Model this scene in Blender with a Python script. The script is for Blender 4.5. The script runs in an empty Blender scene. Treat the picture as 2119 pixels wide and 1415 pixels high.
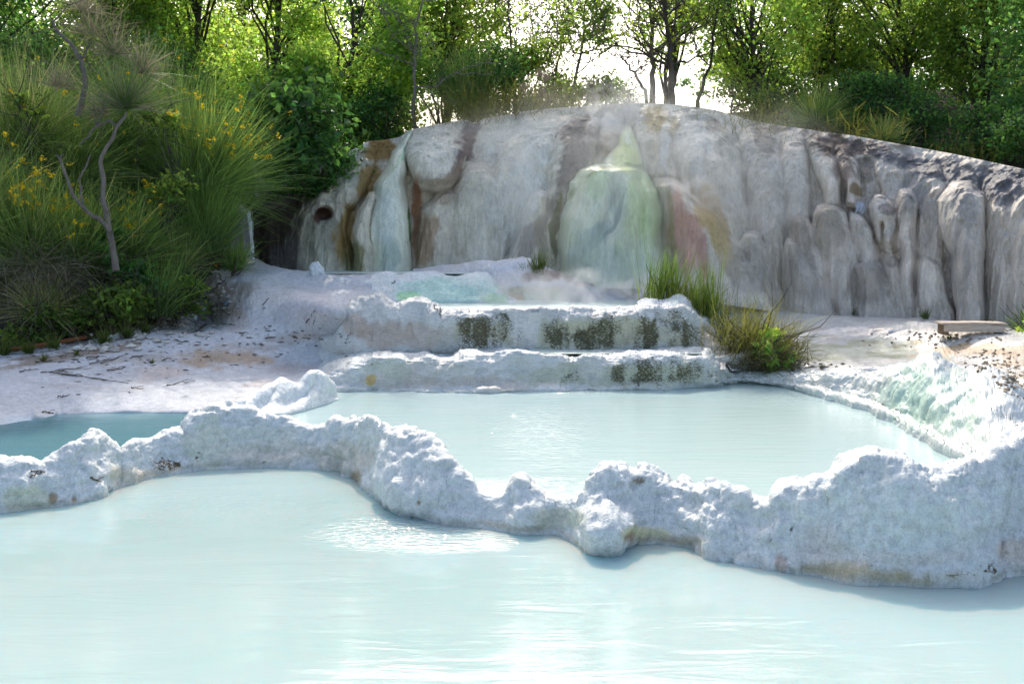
import bpy, math, random
import numpy as np
from mathutils import Vector, Matrix
from mathutils.bvhtree import BVHTree

sc = bpy.context.scene
COL = sc.collection
R = math.radians

# ------------------------------------------------------------------ camera
F = 2060.0; CX = 1059.5; CY = 707.5; HY = 500.0; CAMZ = 2.15
PITCH = math.atan((CY - HY) / F)
cam = bpy.data.cameras.new('camera'); cam.sensor_width = 36; cam.lens = 36 * F / 2119.0
cam.clip_start = 0.05; cam.clip_end = 3000
camo = bpy.data.objects.new('camera', cam); COL.objects.link(camo)
camo.location = (0, 0, CAMZ); camo.rotation_euler = (R(90) - PITCH, 0, 0)
sc.camera = camo

# ------------------------------------------------------------------ sky, sun, exposure
SUN_EL = 42.0; SUN_AZ = -6.0            # azimuth measured from +Y towards +X
w = bpy.data.worlds.new('World'); sc.world = w; w.use_nodes = True
nt = w.node_tree; bg = nt.nodes['Background']
sky = nt.nodes.new('ShaderNodeTexSky'); sky.sky_type = 'NISHITA'; sky.sun_disc = False
sky.sun_elevation = R(SUN_EL); sky.sun_rotation = R(SUN_AZ)
sky.air_density = 1.0; sky.dust_density = 4.0; sky.ozone_density = .6
nt.links.new(sky.outputs[0], bg.inputs[0]); bg.inputs[1].default_value = 0.15
sun = bpy.data.lights.new('sun', 'SUN'); sun.energy = 2.1; sun.angle = R(0.55); sun.color = (1.0, 0.93, 0.82)
suno = bpy.data.objects.new('sun', sun); COL.objects.link(suno)
sd = Vector((math.sin(R(SUN_AZ)) * math.cos(R(SUN_EL)), math.cos(R(SUN_AZ)) * math.cos(R(SUN_EL)), math.sin(R(SUN_EL))))
suno.rotation_euler = sd.to_track_quat('Z', 'Y').to_euler()
sc.view_settings.view_transform = 'Standard'; sc.view_settings.look = 'None'
sc.view_settings.exposure = 0.95; sc.view_settings.gamma = 1.0
sc.cycles.max_bounces = 8; sc.cycles.diffuse_bounces = 4; sc.cycles.transmission_bounces = 6
sc.cycles.transparent_max_bounces = 16; sc.cycles.volume_bounces = 1
sc.cycles.volume_step_rate = 2.0; sc.cycles.volume_max_steps = 96
sc.cycles.sample_clamp_indirect = 4.0

# ------------------------------------------------------------------ numpy helpers
def _h(ix, iy, iz, s):
    n = (ix * 374761393 + iy * 668265263 + iz * 2147483647 + s * 974634777) & 0xffffffff
    n = ((n ^ (n >> 13)) * 1274126177) & 0xffffffff
    n = ((n ^ (n >> 16)) * 2246822519) & 0xffffffff
    return ((n ^ (n >> 15)) & 0xffffff) / float(0xffffff) * 2 - 1
def noise(P, f=1.0, s=0):
    P = np.asarray(P, float) * f
    i = np.floor(P).astype(np.int64); t = P - i; t = t * t * t * (t * (t * 6 - 15) + 10)
    x, y, z = i[..., 0], i[..., 1], i[..., 2]
    out = 0
    for a in (0, 1):
        wa = t[..., 0] if a else 1 - t[..., 0]
        for b in (0, 1):
            wb = t[..., 1] if b else 1 - t[..., 1]
            for c in (0, 1):
                wc = t[..., 2] if c else 1 - t[..., 2]
                out = out + _h(x + a, y + b, z + c, s) * wa * wb * wc
    return out
def fbm(P, f=1.0, o=4, s=0):
    r = 0; a = 1; tot = 0
    for k in range(o):
        r = r + a * noise(P, f, s + k * 17); tot += a; a *= 0.5; f *= 2.03
    return r / tot
def ridged(P, f=1.0, o=3, s=0):
    r = 0; a = 1; tot = 0
    for k in range(o):
        r = r + a * (1 - 2 * np.abs(noise(P, f, s + k * 13))); tot += a; a *= 0.5; f *= 2.1
    return r / tot
sp_, cp_ = math.sin(PITCH), math.cos(PITCH)
def ray(px, py):
    cx = (np.asarray(px, float) - CX) / F; cy = (CY - np.asarray(py, float)) / F
    return np.stack([cx, cp_ + cy * sp_, -sp_ + cy * cp_], -1)
def PD(px, py, d):
    r = ray(px, py); return r * (np.asarray(d) / r[..., 1])[..., None] + np.array([0, 0, CAMZ])
def PZ(px, py, z):
    r = ray(px, py); return r * ((np.asarray(z) - CAMZ) / r[..., 2])[..., None] + np.array([0, 0, CAMZ])
def dz(px, py, z): return float(PZ(px, py, z)[..., 1])
def proj(P):
    q = P - np.array([0, 0, CAMZ]); f = q[..., 1] * cp_ - q[..., 2] * sp_; u = q[..., 1] * sp_ + q[..., 2] * cp_
    return q[..., 0] / f * F + CX, CY - u / f * F
def rz(pts, z=None): return [(p[0], p[1], dz(p[0], p[1], p[2] if z is None else z)) for p in pts]
def sm1(a, k):
    if k < 1: return a
    x = np.arange(-3 * k, 3 * k + 1); g = np.exp(-x * x / (2.0 * k * k)); g /= g.sum()
    return np.convolve(np.pad(a, 3 * k, mode='edge'), g, 'valid')
def smooth(a, b, x):
    t = np.clip((x - a) / (b - a), 0, 1); return t * t * (3 - 2 * t)

# ------------------------------------------------------------------ mesh helpers
def raw_mesh(name, V, faces, mat, parent=None, smooth_=True, attrs=None):
    """faces: (n,4) or (n,3) index array"""
    me = bpy.data.meshes.new(name)
    V = np.ascontiguousarray(V, np.float32); faces = np.ascontiguousarray(faces, np.int32)
    n, k = faces.shape
    me.vertices.add(len(V)); me.vertices.foreach_set('co', V.ravel())
    me.loops.add(n * k); me.loops.foreach_set('vertex_index', faces.ravel())
    me.polygons.add(n)
    me.polygons.foreach_set('loop_start', np.arange(0, n * k, k, dtype=np.int32))
    me.polygons.foreach_set('loop_total', np.full(n, k, np.int32))
    me.polygons.foreach_set('use_smooth', np.full(n, smooth_, bool))
    me.update(calc_edges=True)
    for an, av in (attrs or {}).items():
        if av.ndim == 2:
            at = me.attributes.new(an, 'FLOAT_COLOR', 'POINT')
            c = np.ones((len(V), 4), np.float32); c[:, :3] = av; at.data.foreach_set('color', c.ravel())
        else:
            at = me.attributes.new(an, 'FLOAT', 'POINT'); at.data.foreach_set('value', av.astype(np.float32))
    me.materials.append(mat)
    o = bpy.data.objects.new(name, me); COL.objects.link(o)
    if parent is not None: o.parent = parent
    return o
GRIDS = []
def grid_faces(nv, nu):
    a = (np.arange(nv - 1)[:, None] * nu + np.arange(nu - 1)[None, :]).ravel()
    return np.stack([a, a + 1, a + nu + 1, a + nu], 1)
def grid_obj(name, P, mat, attrs=None, mask=None, parent=None, reg=True):
    nv, nu = P.shape[:2]; f = grid_faces(nv, nu)
    V = P.reshape(-1, 3)
    if reg: GRIDS.append((V[::1], f))
    at = {k: (v.reshape(-1, 3) if v.ndim == 3 else v.reshape(-1)) for k, v in (attrs or {}).items()}
    if mask is not None:
        f = f[mask.ravel()]
        used = np.unique(f); rm = np.full(len(V), -1); rm[used] = np.arange(len(used))
        V = V[used]; f = rm[f]; at = {k: v[used] for k, v in at.items()}
    # face winding so that normals point to the camera / up
    a, b, c = V[f[:, 0]], V[f[:, 1]], V[f[:, 2]]
    n = np.cross(b - a, c - b); tc = np.array([0, 0, CAMZ + 3]) - a
    if (np.einsum('ij,ij->i', n, tc)).sum() < 0: f = f[:, ::-1]
    return raw_mesh(name, V, f, mat, parent, True, at)
def tag(o, label=None, cat=None, group=None, kind=None):
    if label: o['label'] = label
    if cat: o['category'] = cat
    if group: o['group'] = group
    if kind: o['kind'] = kind
    return o
def empty(name, loc=(0, 0, 0), rz_=0):
    o = bpy.data.objects.new(name, None); COL.objects.link(o); o.empty_display_size = 0.1
    o.location = loc; o.rotation_euler = (0, 0, rz_); return o
def loft(rows, x0, x1, nu, seg=8, k=2, disp=(), tension=0.5):
    """rows of (px,py,depth) control points -> world grid (rounded between rows), displaced along its normals"""
    U = np.linspace(x0, x1, nu); W = []
    for r in rows:
        r = np.array(r, float)
        y = sm1(np.interp(U, r[:, 0], r[:, 1]), k); d = sm1(np.interp(U, r[:, 0], r[:, 2]), k)
        W.append(PD(U, y, d))
    W = np.array(W); n = len(W); out = []
    segs = seg if isinstance(seg, (list, tuple)) else [seg] * (n - 1)
    for i in range(n - 1):
        p0 = W[max(i - 1, 0)]; p1 = W[i]; p2 = W[i + 1]; p3 = W[min(i + 2, n - 1)]
        L = np.linalg.norm(p2 - p1, axis=-1, keepdims=True) + 1e-6
        def tg(a, b, c):
            la = np.linalg.norm(b - a, axis=-1, keepdims=True) + 1e-6; lb = np.linalg.norm(c - b, axis=-1, keepdims=True) + 1e-6
            return ((b - a) / la * lb + (c - b) / lb * la) / (la + lb)
        m1 = tg(p0, p1, p2) * L * tension * 1.6; m2 = tg(p1, p2, p3) * L * tension * 1.6
        if i == 0: m1 = (p2 - p1) * 0.8
        if i == n - 2: m2 = (p2 - p1) * 0.8
        for j in range(segs[i] + (1 if i == n - 2 else 0)):
            t = j / segs[i]; t2 = t * t; t3 = t2 * t
            out.append((2 * t3 - 3 * t2 + 1) * p1 + (t3 - 2 * t2 + t) * m1 + (-2 * t3 + 3 * t2) * p2 + (t3 - t2) * m2)
    P = np.array(out)
    return displace(P, disp)
def normals(P):
    du = np.gradient(P, axis=1); dv = np.gradient(P, axis=0)
    N = np.cross(du, dv); N /= np.linalg.norm(N, axis=-1, keepdims=True) + 1e-9
    tc = np.array([0, -1.0, 1.0]); s = np.sign((N * tc).sum(-1)).mean()
    return N * (1 if s >= 0 else -1)
def displace(P, disp):
    for (amp, f, typ, sc_, sd_) in disp:
        N = normals(P); Q = P * np.array(sc_)
        v = fbm(Q, f, 4, sd_) if typ == 'f' else ridged(Q, f, 3, sd_) if typ == 'r' else np.abs(fbm(Q, f, 3, sd_)) * 2 - .5
        if typ == 'b':  # billowy lumps with creases between them
            v = np.abs(noise(Q, f, sd_)) * 1.4 - .35 + .35 * fbm(Q, f * 3, 3, sd_ + 5)
        P = P + N * (amp * v)[..., None]
    return P
def lift(P, zw, wet):
    """raise the lip of a step, column by column, until it holds the water behind it"""
    z = P[..., 2]; z0 = z[:4].max(0); zm = z.max(0); need = np.clip(zw + .012 - zm, 0, 1) * wet
    P = P.copy(); P[..., 2] = z + need[None] * smooth(.35, 1.0, (z - z0[None]) / (zm - z0 + 1e-6)[None]); return P
def paint(C, px, py, blobs, P, warp=14.0, seed=3):
    """mineral stains with their own outline; blobs: (cx,cy,rx,ry,(r,g,b),strength[,angle])"""
    wx = fbm(P, 1.6, 4, seed) * warp * 2; wy = fbm(P, 1.6, 4, seed + 40) * warp * 2
    fine = fbm(P * np.array([1, 1, .35]), 9, 3, seed + 80) * .35
    X = px + wx; Y = py + wy
    for b in blobs:
        cx, cy, rx, ry, col, st = b[:6]; an = R(b[6]) if len(b) > 6 else 0
        dx = X - cx; dy = Y - cy
        u = (dx * math.cos(an) + dy * math.sin(an)) / rx; v = (-dx * math.sin(an) + dy * math.cos(an)) / ry
        m = np.clip(1 - smooth(.7, 1.2, np.sqrt(u * u + v * v) + fine), 0, 1)[..., None] * min(1, st * 1.15)
        C = C * (1 - m) + np.array(col) * m
    return C
def stain(px, py, blobs, P, seed=9, warp=10):
    wx = fbm(P, 2.5, 3, seed) * warp * 2; wy = fbm(P, 2.5, 3, seed + 40) * warp * 2
    S = np.zeros(px.shape); stk = fbm(P * np.array([1, 1, .12]), 4.5, 3, seed + 7); fine = fbm(P * np.array([1, 1, .5]), 9, 3, seed + 9)
    for cx, cy, rx, ry, st in blobs:
        u = (px + wx * 1.6 - cx) / (rx * 1.12); v = (py + wy * 1.6 - cy) / (ry * 1.12)
        S = np.maximum(S, st * (1 - smooth(.45, 1.25, np.sqrt(u * u + v * v) + fine * .5 + stk * .5)))
    return np.clip(S * (1.0 + stk * .8 + fine * .4), 0, 1.15)

# ------------------------------------------------------------------ materials
def newmat(name):
    m = bpy.data.materials.new(name); m.use_nodes = True
    t = m.node_tree; b = t.nodes['Principled BSDF']; return m, t, b
def N_(t, typ, **kw):
    n = t.nodes.new(typ)
    for k, v in kw.items():
        if k in n.inputs: n.inputs[k].default_value = v
        else: setattr(n, k, v)
    return n
def mapped(t, scale):
    tc = t.nodes.new('ShaderNodeTexCoord'); mp = t.nodes.new('ShaderNodeMapping')
    mp.inputs['Scale'].default_value = scale; t.links.new(tc.outputs['Object'], mp.inputs[0]); return mp.outputs[0]
def noise_n(t, vec, scale, detail=6, rough=.6, dist=0):
    n = t.nodes.new('ShaderNodeTexNoise'); n.inputs['Scale'].default_value = scale
    n.inputs['Detail'].default_value = detail; n.inputs['Roughness'].default_value = rough
    n.inputs['Distortion'].default_value = dist
    t.links.new(vec, n.inputs['Vector']); return n.outputs['Fac']
def ramp(t, fac, stops):
    r = t.nodes.new('ShaderNodeValToRGB'); e = r.color_ramp.elements
    while len(e) < len(stops): e.new(0.5)
    for i, (p, c) in enumerate(stops):
        e[i].position = p; e[i].color = (*c, 1) if len(c) == 3 else c
    t.links.new(fac, r.inputs[0]); return r.outputs[0]
def mixc(t, fac, a, b, mode='MIX'):
    m = t.nodes.new('ShaderNodeMix'); m.data_type = 'RGBA'; m.blend_type = mode
    for s, v in ((0, fac), (6, a), (7, b)):
        if hasattr(v, 'links') or hasattr(v, 'is_linked'): t.links.new(v, m.inputs[s])
        else: m.inputs[s].default_value = v if s == 0 else (*v, 1)
    return m.outputs[2]
def math_(t, op, a, b=None, c=None):
    m = t.nodes.new('ShaderNodeMath'); m.operation = op
    for i, v in enumerate((a, b, c)):
        if v is None: continue
        if hasattr(v, 'is_linked'): t.links.new(v, m.inputs[i])
        else: m.inputs[i].default_value = v
    return m.outputs[0]
def bump(t, height, strength, dist, prev=None):
    b = t.nodes.new('ShaderNodeBump'); b.inputs['Strength'].default_value = strength; b.inputs['Distance'].default_value = dist
    t.links.new(height, b.inputs['Height'])
    if prev is not None: t.links.new(prev, b.inputs['Normal'])
    return b.outputs[0]
def rock_mat(name, stretch=(1, 1, 1), rough=.75, var=(.82, 1.12), b1=(5, .5, .06), b2=(26, .5, .012), b3=(90, .35, .004),
             wet=0.0, stretch2=None, moss=(.13, .12, .045), moss2=(.05, .05, .035), speck=True, sss=0.0, mossvec=(6, 6, 20)):
    m, t, b = newmat(name)
    v = mapped(t, stretch); v2 = mapped(t, stretch2 or stretch); v1 = mapped(t, (1, 1, 1))
    at = N_(t, 'ShaderNodeAttribute', attribute_name='Col')
    st = N_(t, 'ShaderNodeAttribute', attribute_name='Stn')
    n1 = noise_n(t, v, b1[0], 6, .6, .4); n2 = noise_n(t, v2, b2[0], 5, .65, .3); n3 = noise_n(t, v1, b3[0], 3, .6)
    vr = ramp(t, n1, [(.3, (var[0],) * 3), (.7, (var[1],) * 3)])
    c = mixc(t, 1.0, at.outputs['Color'], vr, 'MULTIPLY')
    vr2 = ramp(t, n2, [(.32, (.80,) * 3), (.6, (1.05,) * 3)])
    c = mixc(t, 1.0, c, vr2, 'MULTIPLY')
    c = mixc(t, 1.0, c, ramp(t, n3, [(.35, (.84,) * 3), (.6, (1.04,) * 3)]), 'MULTIPLY')
    if speck:   # small specks of dirt
        s = ramp(t, noise_n(t, v1, 38, 2, .5), [(.70, (0, 0, 0)), (.76, (1, 1, 1))])
        s = math_(t, 'MULTIPLY', s, ramp(t, noise_n(t, v1, 1.7, 2, .5), [(.45, (0, 0, 0)), (.7, (.7, .7, .7))]))
        c = mixc(t, s, c, (.16, .12, .08))
    # mossy mottling where the stain attribute asks for it
    mv = mapped(t, mossvec); mn = noise_n(t, mv, 5, 5, .75)
    thr = math_(t, 'SUBTRACT', math_(t, 'ADD', mn, math_(t, 'MULTIPLY', st.outputs['Fac'], .34)), .80)
    mf = ramp(t, thr, [(.0, (0, 0, 0)), (.09, (1, 1, 1))])
    mc = mixc(t, noise_n(t, v1, 12, 3, .6), moss, moss2)
    c = mixc(t, mf, c, mc)
    t.links.new(c, b.inputs['Base Color'])
    nb = bump(t, n1, b1[1], b1[2]); nb = bump(t, n2, b2[1], b2[2], nb); nb = bump(t, n3, b3[1], b3[2], nb)
    t.links.new(nb, b.inputs['Normal'])
    b.inputs['Roughness'].default_value = rough
    b.inputs['Specular IOR Level'].default_value = .35
    if wet:
        b.inputs['Coat Weight'].default_value = wet; b.inputs['Coat Roughness'].default_value = .12
    return m
M_trav = rock_mat('white_travertine', rough=.7, var=(.88, 1.06), b1=(4, .6, .07), b2=(17, .7, .02), b3=(75, .6, .006))
M_ground = rock_mat('dusty_travertine_ground', stretch=(1, 1, 1), rough=.8, var=(.85, 1.05), b1=(3, .4, .03), b2=(14, .5, .012), b3=(60, .5, .005))
M_wet = rock_mat('wet_travertine', stretch=(1, 1, 1), stretch2=(1, 1, 5), rough=.55, wet=.12, var=(.9, 1.06), b1=(5, .4, .03), b2=(12, .8, .025), b3=(70, .5, .005))
M_cliff = rock_mat('flowstone_cliff', stretch=(1, 1, .35), stretch2=(1.4, 1.4, .22), rough=.55, var=(.92, 1.32), b1=(5, .6, .12), b2=(17, .8, .04), b3=(55, .8, .014), mossvec=(3, 3, .8), moss=(.07, .055, .04), moss2=(.05, .045, .045))
M_green = rock_mat('green_flowstone', stretch=(1, 1, .3), stretch2=(1.4, 1.4, .25), rough=.4, wet=.1, var=(.9, 1.12), b1=(3, .35, .08), b2=(12, .4, .02), b3=(50, .3, .006), speck=False, moss=(.12, .16, .03), moss2=(.2, .2, .05), mossvec=(3, 3, .6))
M_fall = rock_mat('wet_flowing_wall', stretch=(1, 1, .35), stretch2=(1, 1, .2), rough=.45, wet=.3, var=(.93, 1.04), b1=(5, .4, .04), b2=(13, .6, .02), b3=(60, .3, .005), speck=False)
M_soil = rock_mat('dark_soil', rough=.95, var=(.6, 1.4), b1=(6, 1, .1), b2=(25, 1, .04), b3=(90, 1, .01))

def water_mat(name, col, rough=.04, f1=(1.1, 7.0, 1), wav=.012, fine=.004, tint2=None, ior=1.33, agit=(), sss=0):
    m, t, b = newmat(name)
    b.inputs['Roughness'].default_value = rough; b.inputs['IOR'].default_value = ior
    if sss:
        b.subsurface_method = 'BURLEY'; b.inputs['Subsurface Weight'].default_value = sss; b.inputs['Subsurface Radius'].default_value = (.12, .7, 1.0); b.inputs['Subsurface Scale'].default_value = .45
    v1 = mapped(t, (.35, .8, 1)); cl = noise_n(t, v1, 1.2, 4, .55, 1.5)
    c = mixc(t, ramp(t, cl, [(.35, (0, 0, 0)), (.65, (1, 1, 1))]), col, tint2 or tuple(x * .93 for x in col))
    t.links.new(c, b.inputs['Base Color'])
    a = noise_n(t, mapped(t, f1), 1.6, 3, .5, .6); n2 = noise_n(t, mapped(t, (f1[0] * 3, f1[1] * 1.6, 1)), 5.5, 3, .6, .4)
    nb = bump(t, a, 1.0, wav); nb = bump(t, n2, 1.0, fine, nb)
    n3 = noise_n(t, mapped(t, (1.5, 3, 1)), 26, 2, .6); nb = bump(t, n3, 1.0, fine * .22, nb)
    # choppy patches where one pool spills into the next
    g = t.nodes.new('ShaderNodeNewGeometry')
    for (cx_, cy_, rx_, ry_, am) in agit:
        mp = t.nodes.new('ShaderNodeMapping'); mp.vector_type = 'TEXTURE'; mp.inputs['Location'].default_value = (cx_, cy_, 0); mp.inputs['Scale'].default_value = (rx_, ry_, 1000)
        t.links.new(g.outputs['Position'], mp.inputs[0]); ln = t.nodes.new('ShaderNodeVectorMath'); ln.operation = 'LENGTH'; t.links.new(mp.outputs[0], ln.inputs[0])
        k = math_(t, 'MAXIMUM', math_(t, 'SUBTRACT', 1.0, ln.outputs['Value']), 0.0)
        ch = math_(t, 'MULTIPLY', noise_n(t, mapped(t, (1, 2.4, 1)), 10, 2, .5, .4), k); nb = bump(t, ch, 1.0, am, nb)
    t.links.new(nb, b.inputs['Normal'])
    return m
M_w_front = water_mat('milky_water', (.345, .465, .455), tint2=(.375, .475, .47), f1=(.6, 2.6, 1), wav=.008, fine=.0009, sss=.8, agit=((-.60, 7.25, 1.1, .55, .05), (-.3, 7.6, .5, .4, .06), (-2.2, 8.0, 2.0, .8, .006)))
M_w_main = water_mat('milky_pool_water', (.42, .56, .545), tint2=(.445, .565, .555), f1=(.8, 5, 1), wav=.006, fine=.0022, agit=((.35, 10.5, .9, 2.6, .02), (.2, 8.0, 1.0, .5, .03), (.9, 13.2, 2.0, .5, .03), (3.6, 12.6, 1.2, .8, .02)))
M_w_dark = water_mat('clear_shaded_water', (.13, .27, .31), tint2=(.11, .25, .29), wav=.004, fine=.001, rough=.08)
M_w_up = water_mat('terrace_water', (.60, .70, .66), wav=.006, fine=.004, rough=.3)

def leaf_mat(name, col, trans, tw=.55, rough=.5):
    m = bpy.data.materials.new(name); m.use_nodes = True; t = m.node_tree; t.nodes.clear()
    out = t.nodes.new('ShaderNodeOutputMaterial'); at = N_(t, 'ShaderNodeAttribute', attribute_name='Col')
    d = N_(t, 'ShaderNodeBsdfPrincipled', Roughness=rough); d.inputs['Specular IOR Level'].default_value = .4
    tr = t.nodes.new('ShaderNodeBsdfTranslucent'); mx = t.nodes.new('ShaderNodeMixShader'); mx.inputs[0].default_value = tw
    t.links.new(mixc(t, 1.0, at.outputs['Color'], col, 'MULTIPLY'), d.inputs['Base Color'])
    t.links.new(mixc(t, 1.0, at.outputs['Color'], trans, 'MULTIPLY'), tr.inputs['Color'])
    t.links.new(d.outputs[0], mx.inputs[1]); t.links.new(tr.outputs[0], mx.inputs[2]); t.links.new(mx.outputs[0], out.inputs[0])
    return m
M_leaf = leaf_mat('lime_leaf', (.12, .19, .05), (.46, .66, .10), .62)
M_leafd = leaf_mat('deep_green_leaf', (.07, .17, .06), (.24, .52, .09), .55)
M_stem = leaf_mat('broom_stem', (.15, .26, .09), (.38, .62, .15), .42)
M_grass = leaf_mat('grass_blade', (.13, .16, .05), (.36, .42, .10), .5)
M_dry = leaf_mat('dry_stem', (.25, .24, .16), (.36, .34, .2), .35)
M_flower = leaf_mat('yellow_petal', (.75, .50, .01), (.8, .6, .02), .5)
def plain(name, c1, c2, scale=20, rough=.8, stretch=(1, 1, 1), bmp=.01, metal=0):
    m, t, b = newmat(name); v = mapped(t, stretch); n = noise_n(t, v, scale, 5, .65)
    t.links.new(ramp(t, n, [(.3, c1), (.7, c2)]), b.inputs['Base Color']); b.inputs['Roughness'].default_value = rough
    b.inputs['Metallic'].default_value = metal
    t.links.new(bump(t, n, .6, bmp), b.inputs['Normal']); return m
M_bark = plain('grey_bark', (.10, .085, .07), (.22, .19, .16), 14, .9, (1, 1, .25), .02)
M_barkd = plain('dark_bark', (.035, .03, .025), (.09, .075, .06), 14, .9, (1, 1, .25), .02)
M_twig = plain('weathered_twig', (.07, .05, .035), (.16, .12, .09), 30, .9)
M_wood = plain('mineral_crusted_wood', (.42, .33, .26), (.60, .52, .44), 9, .85, (1, 4, 4), .01)
M_woodd = plain('dark_board_edge', (.14, .09, .06), (.25, .17, .1), 9, .85, (1, 4, 4), .01)
M_rust = plain('rusty_iron', (.16, .05, .02), (.30, .11, .04), 25, .9)
M_cloth = plain('grey_cloth', (.42, .46, .55), (.6, .63, .7), 20, .9)
M_plumes = plain('reed_plume', (.45, .33, .2), (.62, .48, .33), 40, .9)

# ------------------------------------------------------------------ rock: front rim
Zf, Zm, Zmid, Zup, Zba, Zl = 0.0, .15, .588, 1.15, 1.60, .17
crest = [(-260, 985), (-60, 955), (0, 948), (60, 945), (90, 957), (130, 940), (165, 912), (200, 900), (235, 915), (247, 932), (275, 912), (330, 900), (382, 893),
         (400, 858), (430, 838), (480, 838), (515, 850), (550, 862), (600, 872), (650, 886), (700, 874), (745, 866), (780, 868), (820, 892), (870, 893), (900, 920), (928, 955),
         (955, 978), (975, 996), (990, 1016), (1015, 1024), (1045, 1022), (1056, 1000), (1085, 990), (1102, 1000), (1115, 1012), (1125, 1026), (1150, 1032), (1200, 1036), (1218, 1010), (1245, 972), (1275, 963), (1300, 972),
         (1318, 975), (1350, 962), (1372, 978), (1388, 1000), (1420, 993), (1442, 1005), (1470, 998), (1500, 1000), (1535, 1015), (1560, 1033), (1580, 1036),
         (1602, 1030), (1612, 1008), (1650, 1000), (1700, 1002), (1712, 1004), (1745, 965), (1790, 940), (1830, 934), (1870, 938), (1900, 950), (1960, 953), (2030, 950), (2060, 930), (2119, 895), (2350, 800)]
base = [(-260, 1075), (0, 1060), (100, 1050), (160, 1042), (200, 1030), (240, 1012), (300, 992), (350, 982), (420, 970), (550, 965), (650, 968), (700, 975), (745, 992), (785, 1035), (830, 1060),
        (880, 1066), (940, 1085), (1000, 1092), (1065, 1103), (1150, 1105), (1190, 1122), (1215, 1137), (1260, 1134), (1310, 1122), (1360, 1122), (1420, 1128), (1480, 1155), (1540, 1170), (1600, 1178), (1700, 1195),
        (1780, 1206), (1900, 1210), (2000, 1212), (2062, 1200), (2070, 1192), (2119, 1188), (2350, 1180)]
bx = np.linspace(-260, 2350, 400)
by = np.interp(bx, *np.array(base).T); cy = np.interp(bx, *np.array(crest).T)
bd = PZ(bx, by, Zf)[:, 1]
# crest depth: behind the base by about .55 of the crest height, never in front of what the main pool's level asks for
def crest_depth():
    d = bd + .25
    for _ in range(12):
        z = PD(bx, cy, d)[:, 2]; d = bd + .16 + .55 * np.clip(z, .1, .8)
    return sm1(d, 3)
_cn = np.stack([bx * .018, bx * 0, bx * 0], -1); cy = cy + (fbm(_cn, 1, 4, 21) * 9 - np.abs(noise(_cn, 1.7, 25)) * 6 + 2) * (1 - smooth(990, 1015, cy))
cd = crest_depth(); cz = PD(bx, cy, cd)[:, 2]
RIMX, RIMD = bx, cd
def col_rows(y, d): return np.stack([bx, y, d], 1)
def wrow(z, dd):  # row in world terms: depth cd+dd at height z, turned back to a pixel row
    X = (bx - CX) / F * (cd) ; P = np.stack([X * (cd + dd) / cd, cd + dd, z * np.ones_like(cd) if np.ndim(z) == 0 else z], -1)
    a, b_ = proj(P); return np.stack([bx, b_, cd + dd], 1)
foot = PZ(bx, by + 26, -.12)
rows = [np.stack([bx, proj(foot)[1], foot[:, 1]], 1),
        np.stack([bx, by, bd], 1),
        np.stack([bx, by * .72 + cy * .28, bd * .70 + cd * .30 - .02], 1),
        np.stack([bx, by * .35 + cy * .65, bd * .40 + cd * .60 - .04], 1),
        np.stack([bx, by * .08 + cy * .92, bd * .22 + cd * .78 - .03], 1),
        np.stack([bx, cy, cd + .04], 1)]
bw = np.interp(bx, [0, 200, 430, 700, 850, 960, 1100, 1200, 1350, 1560, 1750, 2119], [.14, .16, .2, .2, .2, .1, .08, .08, .16, .1, .18, .3])
rows += [wrow(np.maximum(cz * .8, Zm - .02), bw * .6), wrow(Zm - .02, bw + .1), wrow(-.3, bw + .3)]
P = loft(rows, -250, 2340, 1150, [3, 6, 11, 11, 9, 8, 4, 3], 1)
# extra lumps that jut towards the front pool
px, py = proj(P); N = normals(P)
J = 0
for (x0, y0, rx, ry, a) in ((865, 1010, 75, 75, .22), (800, 985, 55, 60, .14), (1250, 1085, 55, 60, .30), (1090, 1065, 50, 40, .12), (200, 965, 55, 50, .12), (60, 1000, 70, 50, .10),
                            (1620, 1090, 70, 60, .05), (1900, 1060, 150, 120, .12), (330, 945, 60, 50, -.05), (1545, 1080, 40, 60, -.08), (760, 960, 20, 40, -.08), (1060, 1050, 14, 40, -.07), (245, 985, 10, 50, -.08),
                            (2070, 1100, 12, 90, -.08), (1440, 1080, 60, 50, .07), (1350, 1070, 25, 50, -.05)):
    r2 = ((px - x0) / rx) ** 2 + ((py - y0) / ry) ** 2
    J = J + a * np.exp(-r2 * 1.4)
P = P + np.array([0, -1, .0]) * (J * smooth(-.1, .1, P[..., 2]))[..., None]
P_un = P.copy(); amp_u = np.clip((P[..., 2].max(0) - .12) / .28, .25, 1)[None, :, None]
P = displace(P, [(.055, 1.7, 'f', (1, 1, 1), 1), (.050, 2.6, 'r', (1, 1, 1.2), 5), (.024, 5.0, 'r', (1.1, 1, 1.5), 6), (.018, 6.5, 'b', (1.1, 1, 1.8), 8), (.014, 10, 'f', (1, 1, 2.2), 9), (.012, 15, 'r', (1, 1, 2.0), 22), (.006, 34, 'r', (1, 1, 1.8), 31)])
P = P_un + (P - P_un) * amp_u
px, py = proj(P)
C = np.ones(P.shape) * np.array([.74, .775, .755])
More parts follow.
